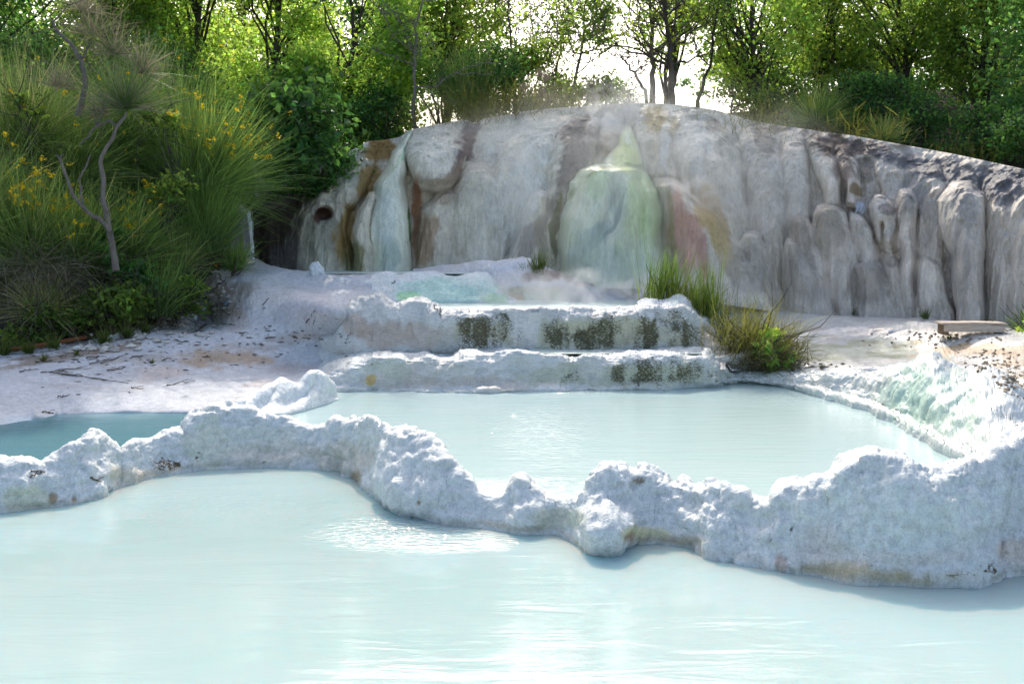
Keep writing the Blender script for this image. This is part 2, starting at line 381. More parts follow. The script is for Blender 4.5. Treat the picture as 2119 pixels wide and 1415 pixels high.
C = paint(C, px, py, [(60, 1030, 60, 30, (.66, .68, .42), .45), (280, 990, 60, 20, (.7, .6, .42), .3), (560, 940, 110, 28, (.68, .62, .5), .55), (430, 920, 50, 60, (.74, .76, .58), .5), (720, 950, 60, 35, (.6, .54, .42), .5),
        (1150, 1080, 60, 22, (.62, .62, .45), .5), (1330, 1110, 50, 14, (.65, .6, .25), .6), (1385, 1125, 80, 10, (.5, .4, .25), .5), (1610, 1170, 12, 22, (.4, .22, .14), .5), (1760, 1180, 110, 16, (.52, .42, .22), .7), (1700, 1120, 50, 50, (.7, .6, .55), .35),
        (1900, 1192, 120, 10, (.5, .42, .2), .5), (2090, 1150, 40, 30, (.72, .58, .46), .6), (740, 985, 12, 16, (.25, .16, .06), .6), (1300, 1120, 12, 9, (.3, .16, .08), .7), (1860, 1060, 220, 90, (.78, .84, .78), .5), (1320, 1000, 16, 8, (.2, .12, .06), .7),
        (115, 1025, 10, 12, (.3, .2, .08), .7), (160, 1028, 6, 9, (.2, .14, .06), .7), (865, 1038, 5, 4, (.3, .18, .08), .8), (270, 985, 60, 14, (.74, .66, .5), .4), (500, 905, 120, 30, (.77, .78, .66), .5), (1820, 1150, 200, 20, (.74, .7, .6), .4),
        (1632, 1095, 4, 4, (.05, .04, .03), .9)], P, 8)
_b = np.clip(1 - np.abs(P[..., 2] - .035 - fbm(P, 4, 3, 60) * .03) / .035, 0, 1)[..., None] * (.35 + .5 * fbm(P, 2.5, 3, 61)[..., None]).clip(0, 1)
C = C * (1 - _b) + np.array([.40, .34, .22]) * _b
S = stain(px, py, [(345, 955, 38, 17, 1.05), (412, 948, 16, 18, .9), (548, 955, 18, 15, .95), (1800, 1180, 60, 14, .62), (1985, 1183, 75, 11, .9), (2045, 1176, 22, 14, 1.1), (735, 985, 18, 14, .5), (118, 1030, 16, 12, .5), (1380, 1122, 40, 8, .5)], P, 9, 5)
M_rim = rock_mat('rim_travertine', rough=.62, wet=.12, var=(.92, 1.04), b1=(5, .5, .05), b2=(19, .8, .022), b3=(70, .6, .007), moss=(.12, .09, .03), moss2=(.07, .05, .04), mossvec=(5, 5, 8))
rim = grid_obj('rock_ridge', P, M_rim, {'Col': C, 'Stn': S})
tag(rim, 'long lumpy white mineral rim winding across between the front pool and the pools behind it', 'rock rim')

# ------------------------------------------------------------------ rock: right rim with the flowing wall
rows = [rz([(1480, 800), (1620, 812), (1700, 836), (1800, 870), (1880, 915), (1960, 965), (2050, 1010), (2350, 1150)], Zm - .12),
        rz([(1480, 792), (1540, 790), (1620, 800), (1700, 822), (1800, 852), (1880, 893), (1950, 935), (2050, 990), (2350, 1120)], Zm + .01),
        rz([(1480, 789), (1540, 786), (1620, 794), (1700, 814), (1800, 843), (1880, 882), (1950, 925), (2050, 980), (2350, 1110)], Zm + .06),
        rz([(1480, 785), (1540, 782), (1620, 786), (1700, 801), (1800, 826), (1880, 860), (1950, 902), (2050, 955), (2350, 1085)], Zm + .085)]
b3 = np.array(rows[3]); 
cr = [(1480, 770, 14.35), (1540, 767, 14.4), (1600, 766, 14.15), (1650, 764, 13.9), (1700, 770, 13.4), (1760, 770, 12.95), (1800, 776, 12.5), (1850, 764, 12.0), (1880, 758, 11.9), (1905, 742, 11.75), (1930, 733, 11.6), (1950, 748, 11.5), (1968, 762, 11.4), (2000, 770, 11.2), (2035, 762, 11.0),
      (2060, 772, 10.8), (2090, 792, 10.5), (2119, 840, 10.0), (2170, 900, 9.5), (2350, 960, 8.7)]
cr = np.array(cr)
b3y = np.interp(cr[:, 0], b3[:, 0], b3[:, 1]); b3d = np.interp(cr[:, 0], b3[:, 0], b3[:, 2])
rows += [np.stack([cr[:, 0], b3y * .66 + cr[:, 1] * .34, b3d * .78 + cr[:, 2] * .22], 1),
         np.stack([cr[:, 0], b3y * .25 + cr[:, 1] * .75, b3d * .45 + cr[:, 2] * .55], 1), cr,
         np.stack([cr[:, 0], cr[:, 1] - 2, cr[:, 2] + .35], 1)]
bk = PD(cr[:, 0], cr[:, 1], cr[:, 2]); bk2 = bk + np.array([.1, .75, 0]); bk2[:, 2] = .30
a_, b_ = proj(bk2); rows.append(np.stack([cr[:, 0], b_, bk2[:, 1]], 1))
P = loft(rows, 1430, 2345, 640, [3, 6, 5, 10, 16, 12, 6, 6], 2)
px, py = proj(P)
wall = smooth(1600, 1800, px) * (1 - smooth(2040, 2110, px))
P = displace(P, [(.05, 1.6, 'f', (1, 1, 1), 71), (.03, 3.0, 'b', (1.2, 1.2, .5), 73)])
Qr = P * np.array([1, 1, .12]); P = P + normals(P) * ((ridged(Qr, 2.6, 3, 76) * .05 + fbm(Qr, 9, 3, 77) * .02) * smooth(.22, .4, P[..., 2]))[..., None]
P = P + normals(P) * (ridged(P, 5, 3, 81) * .035 * (1 - smooth(.26, .34, P[..., 2])) * smooth(.0, .14, P[..., 2]))[..., None]
P = displace(P, [(.014, 11, 'f', (1, 1, 1), 79), (.007, 24, 'r', (1, 1, 2), 80)])
px, py = proj(P)
C = np.ones(P.shape) * np.array([.60, .64, .62])
C = paint(C, px, py, [(1935, 830, 110, 60, (.46, .62, .53), .7), (1890, 800, 40, 60, (.45, .62, .54), .6), (1990, 860, 60, 60, (.48, .62, .54), .6), (1640, 785, 80, 10, (.78, .79, .7), .4), (1760, 820, 50, 20, (.74, .80, .74), .5)], P, 10, 6)
rr = grid_obj('rock_ridge', P, M_fall, {'Col': C, 'Stn': np.zeros(px.shape)})
tag(rr, 'steep white and mint rim with drip ribs along the right side of the middle pool', 'rock rim')
RRX, RRD = cr[:, 0], cr[:, 2]

# ------------------------------------------------------------------ ribbed lump rim at the pool's left end
rows = [rz([(470, 885), (560, 880), (640, 862), (700, 845), (740, 842)], Zm - .1),
        rz([(470, 872), (520, 868), (575, 862), (630, 850), (675, 836), (700, 826)], Zm + .01),
        [(470, 858, 11.3), (520, 850, 11.3), (565, 835, 11.5), (610, 825, 11.8), (640, 815, 11.95), (675, 812, 12.3), (700, 826, 12.65)],
        [(470, 850, 11.4), (490, 832, 11.5), (520, 824, 11.55), (540, 812, 11.65), (565, 800, 11.75), (580, 786, 11.85), (600, 790, 11.95), (622, 802, 12.05), (640, 777, 12.15), (660, 770, 12.3), (672, 778, 12.4), (686, 800, 12.5), (700, 826, 12.7)],
        [(470, 848, 11.8), (520, 828, 12.0), (565, 806, 12.2), (585, 796, 12.3), (620, 806, 12.45), (640, 786, 12.6), (665, 782, 12.8), (686, 806, 12.9), (700, 826, 12.9)],
        rz([(470, 845), (560, 838), (640, 818), (690, 815), (700, 828)], .10)]
P = loft(rows, 475, 700, 240, [3, 10, 10, 8, 6], 1)
Q = P[..., 0] * 1.0 - P[..., 1] * .25
rib = np.abs(np.sin(Q * 13 + noise(P, 2, 4) * 1.6)) ** .6 - .5
px, py = proj(P); hgt = smooth(Zm + .02, Zm + .2, P[..., 2])
P = P + normals(P) * (rib * .075 * hgt)[..., None]
P = displace(P, [(.03, 3, 'f', (1, 1, 1), 91), (.01, 14, 'f', (1, 1, 1), 92)])
C = np.ones(P.shape) * np.array([.82, .85, .83])
o = grid_obj('rock_ridge', P, M_rim, {'Col': C, 'Stn': np.zeros(px.shape)})
tag(o, 'row of rounded ribbed white lumps like knuckles at the left end of the middle pool', 'rock rim')

# ------------------------------------------------------------------ lower cascade step
def irr(rows_, a, seed):   # uneven lip
    out = []
    for (x, y, d) in rows_:
        out.append((x, y, d))
    xs_ = np.linspace(out[0][0], out[-1][0], 260); o_ = np.array(out, float); yy_ = np.interp(xs_, o_[:, 0], o_[:, 1]); dd_ = np.interp(xs_, o_[:, 0], o_[:, 2])
    n_ = fbm(np.stack([xs_ * .02, xs_ * 0, xs_ * 0], -1), 1, 4, seed); return list(zip(xs_, yy_ + n_ * a, dd_ + fbm(np.stack([xs_ * .01, xs_ * 0, xs_ * 0], -1), 1, 4, seed + 3) * a * .035))
rows = [rz([(635, 812), (660, 830), (760, 826), (900, 828), (1200, 824), (1500, 815), (1560, 802)], Zm - .12),
        irr(rz([(635, 808, -.06), (660, 805, .1), (700, 808, .16), (760, 808, .16), (900, 813, .16), (1000, 811, .16), (1200, 808, .16), (1400, 804, .16), (1490, 799, .16), (1512, 794, .12), (1534, 790, .12)]), 4, 50),
        [(635, 807, 14.1), (660, 806, 13.35), (700, 798, 13.35), (760, 795, 13.32), (900, 798, 13.3), (1050, 795, 13.38), (1200, 790, 13.42), (1400, 786, 13.45), (1490, 790, 13.5), (1512, 790, 13.9), (1534, 789, 14.3)],
        irr([(635, 806, 14.2), (660, 800, 13.4), (690, 782, 13.42), (740, 762, 13.42), (800, 758, 13.4), (880, 762, 13.4), (960, 758, 13.45), (1100, 757, 13.5), (1200, 756, 13.52), (1400, 756, 13.52), (1470, 762, 13.55), (1495, 775, 13.65), (1512, 786, 13.95), (1534, 788, 14.35)], 5, 52),
        irr([(635, 805, 14.3), (660, 796, 13.6), (690, 772, 13.6), (720, 756, 13.6), (760, 746, 13.6), (800, 740, 13.6), (850, 743, 13.6), (885, 738, 13.6), (930, 748, 13.6), (965, 738, 13.6), (1000, 733, 13.62), (1060, 731, 13.62), (1100, 734, 13.62), (1150, 738, 13.6), (1200, 740, 13.6), (1300, 740, 13.6), (1400, 740, 13.6),
         (1460, 745, 13.62), (1485, 757, 13.65), (1500, 768, 13.8), (1512, 780, 14.0), (1534, 787, 14.4)], 3.5, 54)]
top = np.array(rows[-1]); tp = PD(top[:, 0], top[:, 1], top[:, 2])
t2 = tp + np.array([0, .3, 0]); wx_ = smooth(1080, 1150, top[:, 0]) * (1 - smooth(1460, 1480, top[:, 0]))
t2[:, 2] = (tp[:, 2] - .0) * (1 - wx_) + (Zmid - .025) * wx_
t3 = tp + np.array([0, 1.5, 0]); t3[:, 2] = np.where(top[:, 0] > 1495, .3, Zmid - .08)
for q in (t2, t3): rows.append(np.stack([top[:, 0], proj(q)[1], q[:, 1]], 1))
P = loft(rows, 640, 1532, 780, [3, 6, 10, 12, 6, 8], 1)
px, py = proj(P)
lump = 1 - smooth(1000, 1180, px)
P1 = displace(P, [(.12, 1.5, 'f', (1, 1, .6), 101), (.035, 3.2, 'b', (1, 1, 1.3), 102), (.02, 7, 'r', (1, 1, 1.8), 103), (.010, 16, 'f', (1, 1, 3), 105)])
P2 = displace(P, [(.11, 1.1, 'f', (1, 1, .3), 101), (.045, 3.4, 'r', (1, 1, .3), 102), (.016, 8, 'r', (.5, 1, 4), 103), (.008, 18, 'r', (.6, 1, 3), 105)])
P = P1 * lump[..., None] + P2 * (1 - lump)[..., None]
px, py = proj(P); P = lift(P, Zmid, smooth(1060, 1110, px[30]) * (1 - smooth(1460, 1480, px[30]))); px, py = proj(P)
C = np.ones(P.shape) * np.array([.70, .725, .70])
C = paint(C, px, py, [(820, 785, 90, 16, (.52, .48, .38), .5), (770, 784, 11, 12, (.60, .42, .10), .7), (800, 760, 60, 18, (.62, .66, .50), .5), (1000, 790, 180, 14, (.58, .52, .45), .55), (1290, 775, 220, 28, (.54, .56, .42), .7), (1230, 760, 35, 30, (.72, .72, .66), .6), (900, 760, 100, 14, (.6, .58, .5), .5)], P, 8, 12)
S = 1.1 * stain(px, py, [(1370, 772, 120, 36, .95), (1178, 775, 26, 28, .8), (1315, 770, 55, 34, 1.15), (1365, 775, 50, 34, .95), (1420, 768, 55, 30, .85), (1240, 780, 40, 20, .5), (1470, 780, 40, 22, .6), (1290, 780, 30, 30, .9)], P, 13, 6)
o = grid_obj('cascade_step', P, M_wet, {'Col': C, 'Stn': S})
tag(o, 'low wet step at the far edge of the middle pool, mossy at right', 'cascade step')

# ------------------------------------------------------------------ upper cascade step
rows = [rz([(640, 730), (695, 735), (760, 742), (930, 738), (1200, 740), (1440, 738), (1540, 775)], Zmid - .14),
        irr([(640, 715, 15.4), (700, 714, 14.7), (740, 724, 14.5), (850, 724, 14.4), (930, 722, 14.45), (1040, 725, 14.45), (1200, 726, 14.45), (1400, 726, 14.45), (1450, 730, 14.4), (1490, 750, 14.1), (1540, 765, 13.9)], 5, 60),
        [(640, 714, 15.45), (700, 704, 14.8), (740, 690, 14.6), (850, 692, 14.5), (930, 695, 14.5), (1040, 698, 14.5), (1400, 700, 14.5), (1450, 702, 14.5), (1490, 740, 14.3), (1540, 762, 14.1)],
        irr([(640, 713, 15.5), (690, 700, 15.0), (715, 662, 14.85), (740, 656, 14.75), (850, 660, 14.6), (930, 662, 14.55), (1040, 664, 14.55), (1400, 664, 14.55), (1430, 668, 14.6), (1465, 700, 14.6), (1500, 744, 14.35), (1540, 762, 14.3)], 6, 62),
        irr([(640, 712, 15.6), (680, 700, 15.3), (698, 680, 15.1), (708, 650, 15.05), (725, 626, 15.0), (745, 618, 15.0), (765, 616, 15.0), (790, 612, 14.95), (808, 624, 14.9), (822, 634, 14.85), (850, 622, 14.8), (872, 620, 14.8), (895, 630, 14.75), (915, 638, 14.7), (940, 641, 14.68), (1000, 642, 14.68), (1100, 641, 14.68), (1300, 642, 14.68), (1385, 643, 14.68),
         (1412, 646, 14.7), (1440, 668, 14.8), (1470, 702, 14.8), (1505, 745, 14.6), (1540, 760, 14.6)], 3.0, 64)]
top = np.array(rows[-1]); tp = PD(top[:, 0], top[:, 1], top[:, 2])
t2 = tp + np.array([0, .25, 0]); wx_ = smooth(910, 945, top[:, 0]) * (1 - smooth(1380, 1400, top[:, 0]))
t2[:, 2] = tp[:, 2] * (1 - wx_) + (Zup - .03) * wx_
t3 = tp + np.array([0, .7, 0]); t3[:, 2] = (tp[:, 2] - .1) * (1 - wx_) + (Zup - .2) * wx_
t4 = tp + np.array([0, 1.5, 0]); t4[:, 2] = np.minimum(t3[:, 2] - .1, .9)
for q in (t2, t3, t4): rows.append(np.stack([top[:, 0], proj(q)[1], q[:, 1]], 1))
P = loft(rows, 655, 1502, 820, [3, 10, 12, 12, 6, 5, 4], 1)
px, py = proj(P)
lump = 1 - smooth(880, 990, px)
P1 = displace(P, [(.07, 1.8, 'f', (1, 1, .7), 111), (.04, 3, 'b', (1.2, 1.2, .5), 112), (.03, 6, 'r', (1, 1, .6), 113), (.012, 15, 'r', (1, 1, 1), 115)])
P2 = displace(P, [(.15, 1.1, 'f', (1, 1, .3), 112), (.06, 3.0, 'r', (1, 1, .25), 114), (.018, 8, 'r', (.5, 1, 4), 113), (.009, 18, 'r', (.6, 1, 3), 115)])
P = P1 * lump[..., None] + P2 * (1 - lump)[..., None]
px, py = proj(P); P = lift(P, Zup, smooth(880, 930, px[30]) * (1 - smooth(1400, 1420, px[30]))); px, py = proj(P)
C = np.ones(P.shape) * np.array([.70, .71, .68])
C = paint(C, px, py, [(790, 690, 60, 30, (.52, .42, .34), .65), (870, 690, 50, 26, (.56, .47, .4), .55), (735, 680, 30, 25, (.5, .4, .32), .6), (1200, 690, 280, 34, (.54, .54, .38), .7), (1090, 675, 34, 50, (.76, .76, .72), .85), (1470, 705, 30, 40, (.6, .48, .34), .6), (1505, 735, 22, 20, (.52, .4, .3), .6)], P, 8, 12)
S = 1.12 * stain(px, py, [(1000, 690, 95, 50, .95), (1290, 690, 180, 52, 1.0), (985, 685, 70, 44, 1.05), (945, 695, 40, 32, .85), (1035, 668, 40, 26, 1.0), (1150, 690, 30, 48, .9), (1215, 690, 60, 46, .95), (1290, 690, 75, 46, 1.1), (1350, 690, 50, 44, 1.0), (1405, 690, 42, 48, 1.1), (1250, 672, 80, 28, .85), (1440, 700, 20, 40, .8)], P, 14, 7)
o = grid_obj('cascade_step', P, M_wet, {'Col': C, 'Stn': S})
tag(o, 'tall wet travertine step below the steaming upper pool, face mottled with dark green moss', 'cascade step')

# white crusted shoulder at the right of the upper pool
rows = [[(1318, 640, 14.68), (1400, 650, 14.63), (1440, 690, 14.48), (1480, 740, 14.18), (1512, 772, 13.88), (1542, 770, 14.35)],
        [(1318, 634, 15.08), (1350, 630, 14.98), (1400, 634, 14.88), (1430, 660, 14.88), (1470, 700, 14.68), (1512, 760, 14.28), (1542, 770, 14.35)],
        [(1318, 630, 15.48), (1335, 620, 15.48), (1350, 615, 15.38), (1372, 622, 15.28), (1390, 616, 15.28), (1405, 609, 15.28), (1418, 614, 15.28), (1432, 638, 15.28), (1462, 662, 15.18), (1485, 690, 15.08), (1512, 735, 14.78), (1542, 770, 14.35)],
        [(1318, 628, 15.98), (1372, 618, 15.88), (1405, 612, 15.78), (1432, 640, 15.78), (1475, 668, 15.78), (1500, 700, 15.58), (1522, 735, 15.28), (1542, 770, 14.35)],
        [(1318, 655, 16.38), (1400, 655, 16.38), (1475, 700, 16.18), (1522, 750, 15.78), (1542, 770, 14.35)]]
P = loft(rows, 1320, 1540, 220, [8, 8, 7, 5], 1, [(.05, 2.5, 'b', (1, 1, 1), 121), (.03, 6, 'f', (1, 1, 1), 122), (.01, 18, 'f', (1, 1, 1), 123)])
px, py = proj(P)
C = np.ones(P.shape) * np.array([.80, .81, .80])
C = paint(C, px, py, [(1480, 700, 26, 30, (.64, .52, .42), .6), (1510, 740, 24, 20, (.6, .5, .42), .6), (1400, 625, 12, 12, (.7, .8, .74), .6)], P, 6)
o = grid_obj('travertine_shoulder', P, M_trav, {'Col': C, 'Stn': np.zeros(px.shape)})
tag(o, 'white crusted shoulder of rock sloping down at the right of the steaming upper pool', 'rock')

# ------------------------------------------------------------------ turquoise basin wall, rear mound
rows = [rz([(690, 640), (740, 640), (850, 645), (1000, 645), (1080, 650)], Zup - .15),
        [(690, 628, 16.2), (740, 622, 16.25), (850, 628, 16.2), (1000, 628, 16.2), (1045, 628, 16.3), (1080, 630, 16.4)],
        [(690, 600, 16.5), (740, 600, 16.5), (850, 600, 16.5), (1000, 600, 16.5), (1030, 604, 16.5), (1050, 622, 16.5), (1080, 628, 16.7)],
        [(690, 578, 16.8), (740, 576, 16.8), (850, 576, 16.8), (1000, 576, 16.8), (1022, 586, 16.8), (1045, 616, 16.8), (1080, 628, 17)],
        [(690, 570, 17.1), (740, 571, 17.1), (800, 567, 17.1), (850, 564, 17.1), (900, 562, 17.1), (925, 570, 17.1), (950, 570, 17.1), (990, 563, 17.1), (1010, 566, 17.1), (1022, 580, 17.1), (1045, 612, 17.1), (1080, 628, 17.3)],
        [(690, 572, 17.4), (850, 567, 17.4), (1000, 568, 17.4), (1022, 584, 17.4), (1045, 614, 17.4), (1080, 628, 17.6)],
        [(690, 590, 17.6), (850, 590, 17.6), (1000, 592, 17.6), (1080, 640, 17.8)]]
P = loft(rows, 695, 1075, 330, [3, 8, 7, 5, 4, 4], 1, [(.05, 1.8, 'b', (1, 1, 1), 131), (.03, 5, 'f', (1, 1, 1), 132), (.008, 18, 'f', (1, 1, 1), 133)])
px, py = proj(P)
C = np.ones(P.shape) * np.array([.76, .81, .80])
C = paint(C, px, py, [(930, 600, 110, 28, (.52, .76, .66), .8), (840, 606, 26, 8, (.45, .78, .45), .8), (1020, 618, 30, 12, (.45, .7, .4), .7), (980, 580, 50, 14, (.66, .8, .76), .6), (760, 600, 50, 26, (.8, .8, .76), .5)], P, 8)
o = grid_obj('basin_wall', P, M_trav, {'Col': C, 'Stn': np.zeros(px.shape)})
tag(o, 'low pale turquoise mineral wall holding the small basin under the cliff', 'rock wall')
rows = [rz([(850, 600), (1040, 655), (1180, 650), (1320, 645), (1400, 640)], Zup - .1),
        [(850, 592, 17.3), (1030, 626, 17.1), (1100, 630, 16.9), (1180, 630, 16.8), (1260, 632, 16.8), (1320, 634, 16.9), (1400, 630, 17)],
        [(850, 580, 17.7), (960, 580, 17.6), (1050, 595, 17.4), (1120, 602, 17.3), (1200, 612, 17.2), (1260, 624, 17.2), (1320, 628, 17.4), (1400, 622, 17.5)],
        [(850, 570, 18), (900, 562, 18), (960, 556, 17.9), (1010, 556, 17.8), (1050, 556, 17.7), (1100, 560, 17.7), (1150, 575, 17.7), (1200, 592, 17.7), (1250, 608, 17.8), (1320, 622, 18), (1400, 612, 18)],
        [(850, 566, 18.3), (880, 561, 18.3), (920, 552, 18.3), (960, 546, 18.3), (1000, 543, 18.2), (1030, 541, 18.2), (1045, 538, 18.2), (1080, 535, 18.1), (1098, 539, 18.1), (1120, 550, 18.1), (1150, 562, 18.1), (1180, 574, 18.2), (1250, 580, 18.3), (1320, 582, 18.4), (1400, 585, 18.4)],
        [(850, 566, 18.8), (960, 552, 18.8), (1080, 542, 18.7), (1150, 566, 18.7), (1200, 574, 18.8), (1320, 576, 19), (1400, 580, 19)],
        [(850, 572, 19.2), (960, 572, 19.2), (1080, 572, 19.2), (1150, 574, 19.2), (1400, 577, 19.6)]]
P = loft(rows, 855, 1395, 420, [3, 7, 9, 8, 5, 4], 1, [(.06, 1.5, 'b', (1, 1, 1), 141), (.03, 5, 'f', (1, 1, 1), 142), (.01, 16, 'f', (1, 1, 1), 143)])
px, py = proj(P)
C = np.ones(P.shape) * np.array([.72, .70, .70])
C = paint(C, px, py, [(1220, 590, 85, 10, (.16, .11, .08), .8, 18), (1120, 572, 50, 12, (.32, .22, .17), .7), (1070, 612, 20, 16, (.5, .35, .14), .7), (1130, 615, 50, 12, (.45, .62, .45), .7), (1080, 605, 90, 10, (.5, .5, .3), .5), (1180, 618, 50, 8, (.5, .62, .5), .6),
        (1300, 600, 90, 12, (.78, .8, .76), .8), (1040, 548, 60, 8, (.74, .76, .82), .6)], P, 8)
o = grid_obj('travertine_mound', P, M_trav, {'Col': C, 'Stn': np.zeros(px.shape)})
tag(o, 'pale mound with brown flank and a grass tuft, behind the steaming upper pool', 'rock mound')

# ------------------------------------------------------------------ left ground with its slope
LG = [rz([(-320, 1010), (0, 960), (60, 925), (110, 900), (160, 885), (300, 885), (450, 890), (560, 880), (700, 850), (780, 835)], -.1),
      rz([(-320, 975, .09), (0, 925, .09), (40, 902, .09), (75, 880, .09), (108, 866, .09), (122, 876, .09), (140, 864, .09), (180, 862, .09), (260, 866, .09), (330, 861, .09), (450, 866, .09), (560, 860, .09), (680, 845, .05), (780, 835, -.1)]),
      rz([(-320, 930), (0, 885), (130, 857), (300, 855), (450, 858), (560, 850), (640, 836)], .165)[:-1] + rz([(640, 836, .16), (700, 822, .10), (780, 820, -.05)]),
      rz([(-320, 860), (0, 838), (200, 832), (400, 824), (500, 818), (600, 797)], .26) + rz([(690, 780, .24), (720, 800, .1), (780, 805, .0)]),
      rz([(-320, 815), (0, 792), (200, 778), (400, 760), (600, 742)], .40) + rz([(700, 742, .40), (740, 750, .36), (780, 752, .3)]),
      rz([(-320, 790, .5), (0, 755, .52), (200, 722, .62), (340, 700, .70), (500, 695, .72), (600, 700, .68), (700, 712, .58), (780, 722, .5)]),
      rz([(-320, 780, .45), (0, 746, .52), (200, 712, .64), (340, 666, .82), (430, 634, 1.0), (520, 622, 1.2), (600, 640, 1.12), (700, 655, 1.05), (780, 660, .95)]),
      [(-320, 760, 15.5), (0, 725, 16.2), (200, 680, 16.8), (340, 640, 17.2), (400, 612, 17.5), (450, 585, 17.4), (500, 578, 17.2), (540, 585, 16.9), (640, 590, 16.7), (740, 595, 16.5), (780, 600, 16.5)],
      [(-320, 755, 16.5), (0, 720, 17.2), (200, 675, 17.8), (340, 625, 18.2), (400, 590, 18.4), (450, 560, 18.4), (500, 546, 18.3), (530, 556, 17.8), (560, 563, 17.4), (640, 563, 17.2), (700, 570, 17.1), (780, 569, 17)],
      [(-320, 750, 17.5), (0, 715, 18.2), (200, 670, 18.8), (340, 620, 19.2), (450, 545, 19.4), (500, 522, 19.4), (530, 538, 19), (560, 550, 18.6), (600, 560, 18.2), (640, 566, 17.8), (700, 574, 17.4), (780, 575, 17.3)],
      [(-320, 745, 19), (0, 710, 19.5), (340, 620, 20), (450, 530, 20.5), (500, 518, 20.5), (560, 552, 19.6), (640, 580, 19), (780, 590, 18.5)]]
P = loft(LG, -300, 770, 820, [3, 5, 6, 9, 9, 9, 11, 9, 6, 4], 3, [(.04, .8, 'f', (1, 1, 1), 151)])
px, py = proj(P)
am = smooth(.2, .45, P[..., 2])
rgh = smooth(640, 560, py) * 0 + np.clip(1 - np.hypot((px - 430) / 120, (py - 620) / 60), 0, 1)
P = P + normals(P) * (fbm(P, 4, 4, 153) * (.006 + .02 * am) + fbm(P * np.array([.5, 1, 1]), 14, 3, 155) * .008 * (.3 + am) + rgh * ridged(P, 5, 3, 156) * .10)[..., None]
px, py = proj(P)
C = np.ones(P.shape) * np.array([.58, .595, .62])
C = paint(C, px, py, [(300, 745, 90, 8, (.44, .38, .32), .5, -8), (620, 700, 70, 10, (.47, .41, .36), .5), (520, 720, 90, 7, (.46, .40, .35), .5, -4), (200, 800, 120, 6, (.48, .47, .46), .5), (600, 760, 60, 8, (.46, .4, .36), .5), (480, 660, 40, 26, (.44, .40, .36), .5, 30), (150, 880, 160, 14, (.55, .66, .72), .7), (470, 745, 110, 12, (.45, .33, .23), .75, -3), (330, 775, 60, 14, (.6, .48, .4), .45), (420, 735, 60, 5, (.4, .3, .2), .5), (560, 800, 60, 10, (.58, .5, .45), .5), (430, 610, 80, 45, (.40, .31, .23), .6, 20), (495, 600, 40, 14, (.42, .36, .3), .7), (380, 660, 60, 22, (.35, .27, .2), .5, -25),
        (120, 742, 140, 10, (.26, .2, .14), .7, -10), (240, 720, 50, 10, (.3, .22, .16), .7, -20), (640, 640, 60, 30, (.72, .66, .66), .4), (560, 610, 50, 40, (.74, .72, .70), .6), (690, 772, 10, 8, (.12, .13, .1), .8), (520, 830, 60, 4, (.3, .25, .18), .5), (210, 700, 300, 6, (.25, .18, .12), .5, -12)], P, 9, 33)
S = stain(px, py, [(430, 615, 70, 40, .42), (300, 690, 60, 12, .4), (100, 735, 120, 12, .5)], P, 15)
ground_left = grid_obj('ground_left', P, M_ground, {'Col': C, 'Stn': S})
tag(ground_left, kind='structure')

# heap at far left
rows = [rz([(-300, 870), (0, 850), (80, 850), (140, 845), (190, 840)], .15),
        [(-300, 862, 12.0), (0, 838, 12.3), (60, 836, 12.3), (120, 836, 12.4), (170, 834, 12.6), (190, 836, 12.7)],
        [(-300, 820, 12.2), (0, 800, 12.6), (40, 802, 12.6), (80, 815, 12.6), (120, 827, 12.7), (170, 832, 12.8), (190, 836, 12.9)],
        [(-300, 770, 12.7), (-40, 762, 12.9), (10, 763, 13), (35, 768, 13), (50, 778, 13), (80, 792, 13), (110, 808, 13), (135, 820, 13), (170, 830, 13.1), (190, 835, 13.1)],
        [(-300, 790, 13.8), (0, 780, 13.9), (60, 790, 13.9), (110, 812, 13.8), (190, 832, 13.8)]]
P = loft(rows, -290, 188, 240, [4, 9, 10, 7], 1, [(.05, 3, 'b', (1, 1, 1), 161), (.03, 8, 'f', (1, 1, 1), 162), (.012, 22, 'f', (1, 1, 1), 163)])
px, py = proj(P); C = np.ones(P.shape) * np.array([.74, .75, .77])
o = grid_obj('travertine_heap', P, M_trav, {'Col': C, 'Stn': np.zeros(px.shape)})
tag(o, 'crumbly white heap like old snow at the left edge beside the shaded pool', 'rock mound')

# ------------------------------------------------------------------ right ground
RG = [rz([(1500, 785, -.15), (1620, 785, -.05), (1700, 785, .2), (1900, 785, .25), (2119, 860, .25), (2500, 900, .25)]),
      rz([(1500, 766, .30), (1600, 765, .31), (1700, 770, .36), (1900, 770, .42), (2060, 780, .5), (2119, 805, .5), (2500, 850, .45)]),
      rz([(1500, 748, .46), (1600, 742, .46), (1800, 738, .5), (1900, 733, .52), (2119, 765, .6), (2500, 800, .6)]),
      rz([(1500, 715, .55), (1600, 708, .55), (1800, 702, .62), (1900, 706, .66), (2119, 728, .7), (2500, 760, .7)]),
      rz([(1500, 670, .75), (1600, 672, .76), (1800, 680, .76), (1900, 686, .78), (2119, 705, .8), (2500, 725, .8)]),
      rz([(1500, 640, .95), (1600, 640, .92), (1700, 648, .88), (1800, 655, .86), (1900, 660, .85), (2119, 690, .85), (2500, 705, .85)]),
      [(1500, 610, 19), (1600, 625, 19), (1700, 640, 19), (1900, 655, 18.6), (2119, 680, 17), (2500, 700, 16)]]
P = loft(RG, 1450, 2480, 760, [3, 8, 9, 10, 9, 5], 3, [(.05, .8, 'f', (1, 1, 1), 171)])
px, py = proj(P)
P[..., 2] += fbm(P * np.array([.6, 1.6, 1]), 3, 4, 172) * .035 + ridged(P * np.array([.5, 1.3, 1]), 5, 3, 173) * .012
px, py = proj(P)
C = np.ones(P.shape) * np.array([.68, .67, .64])
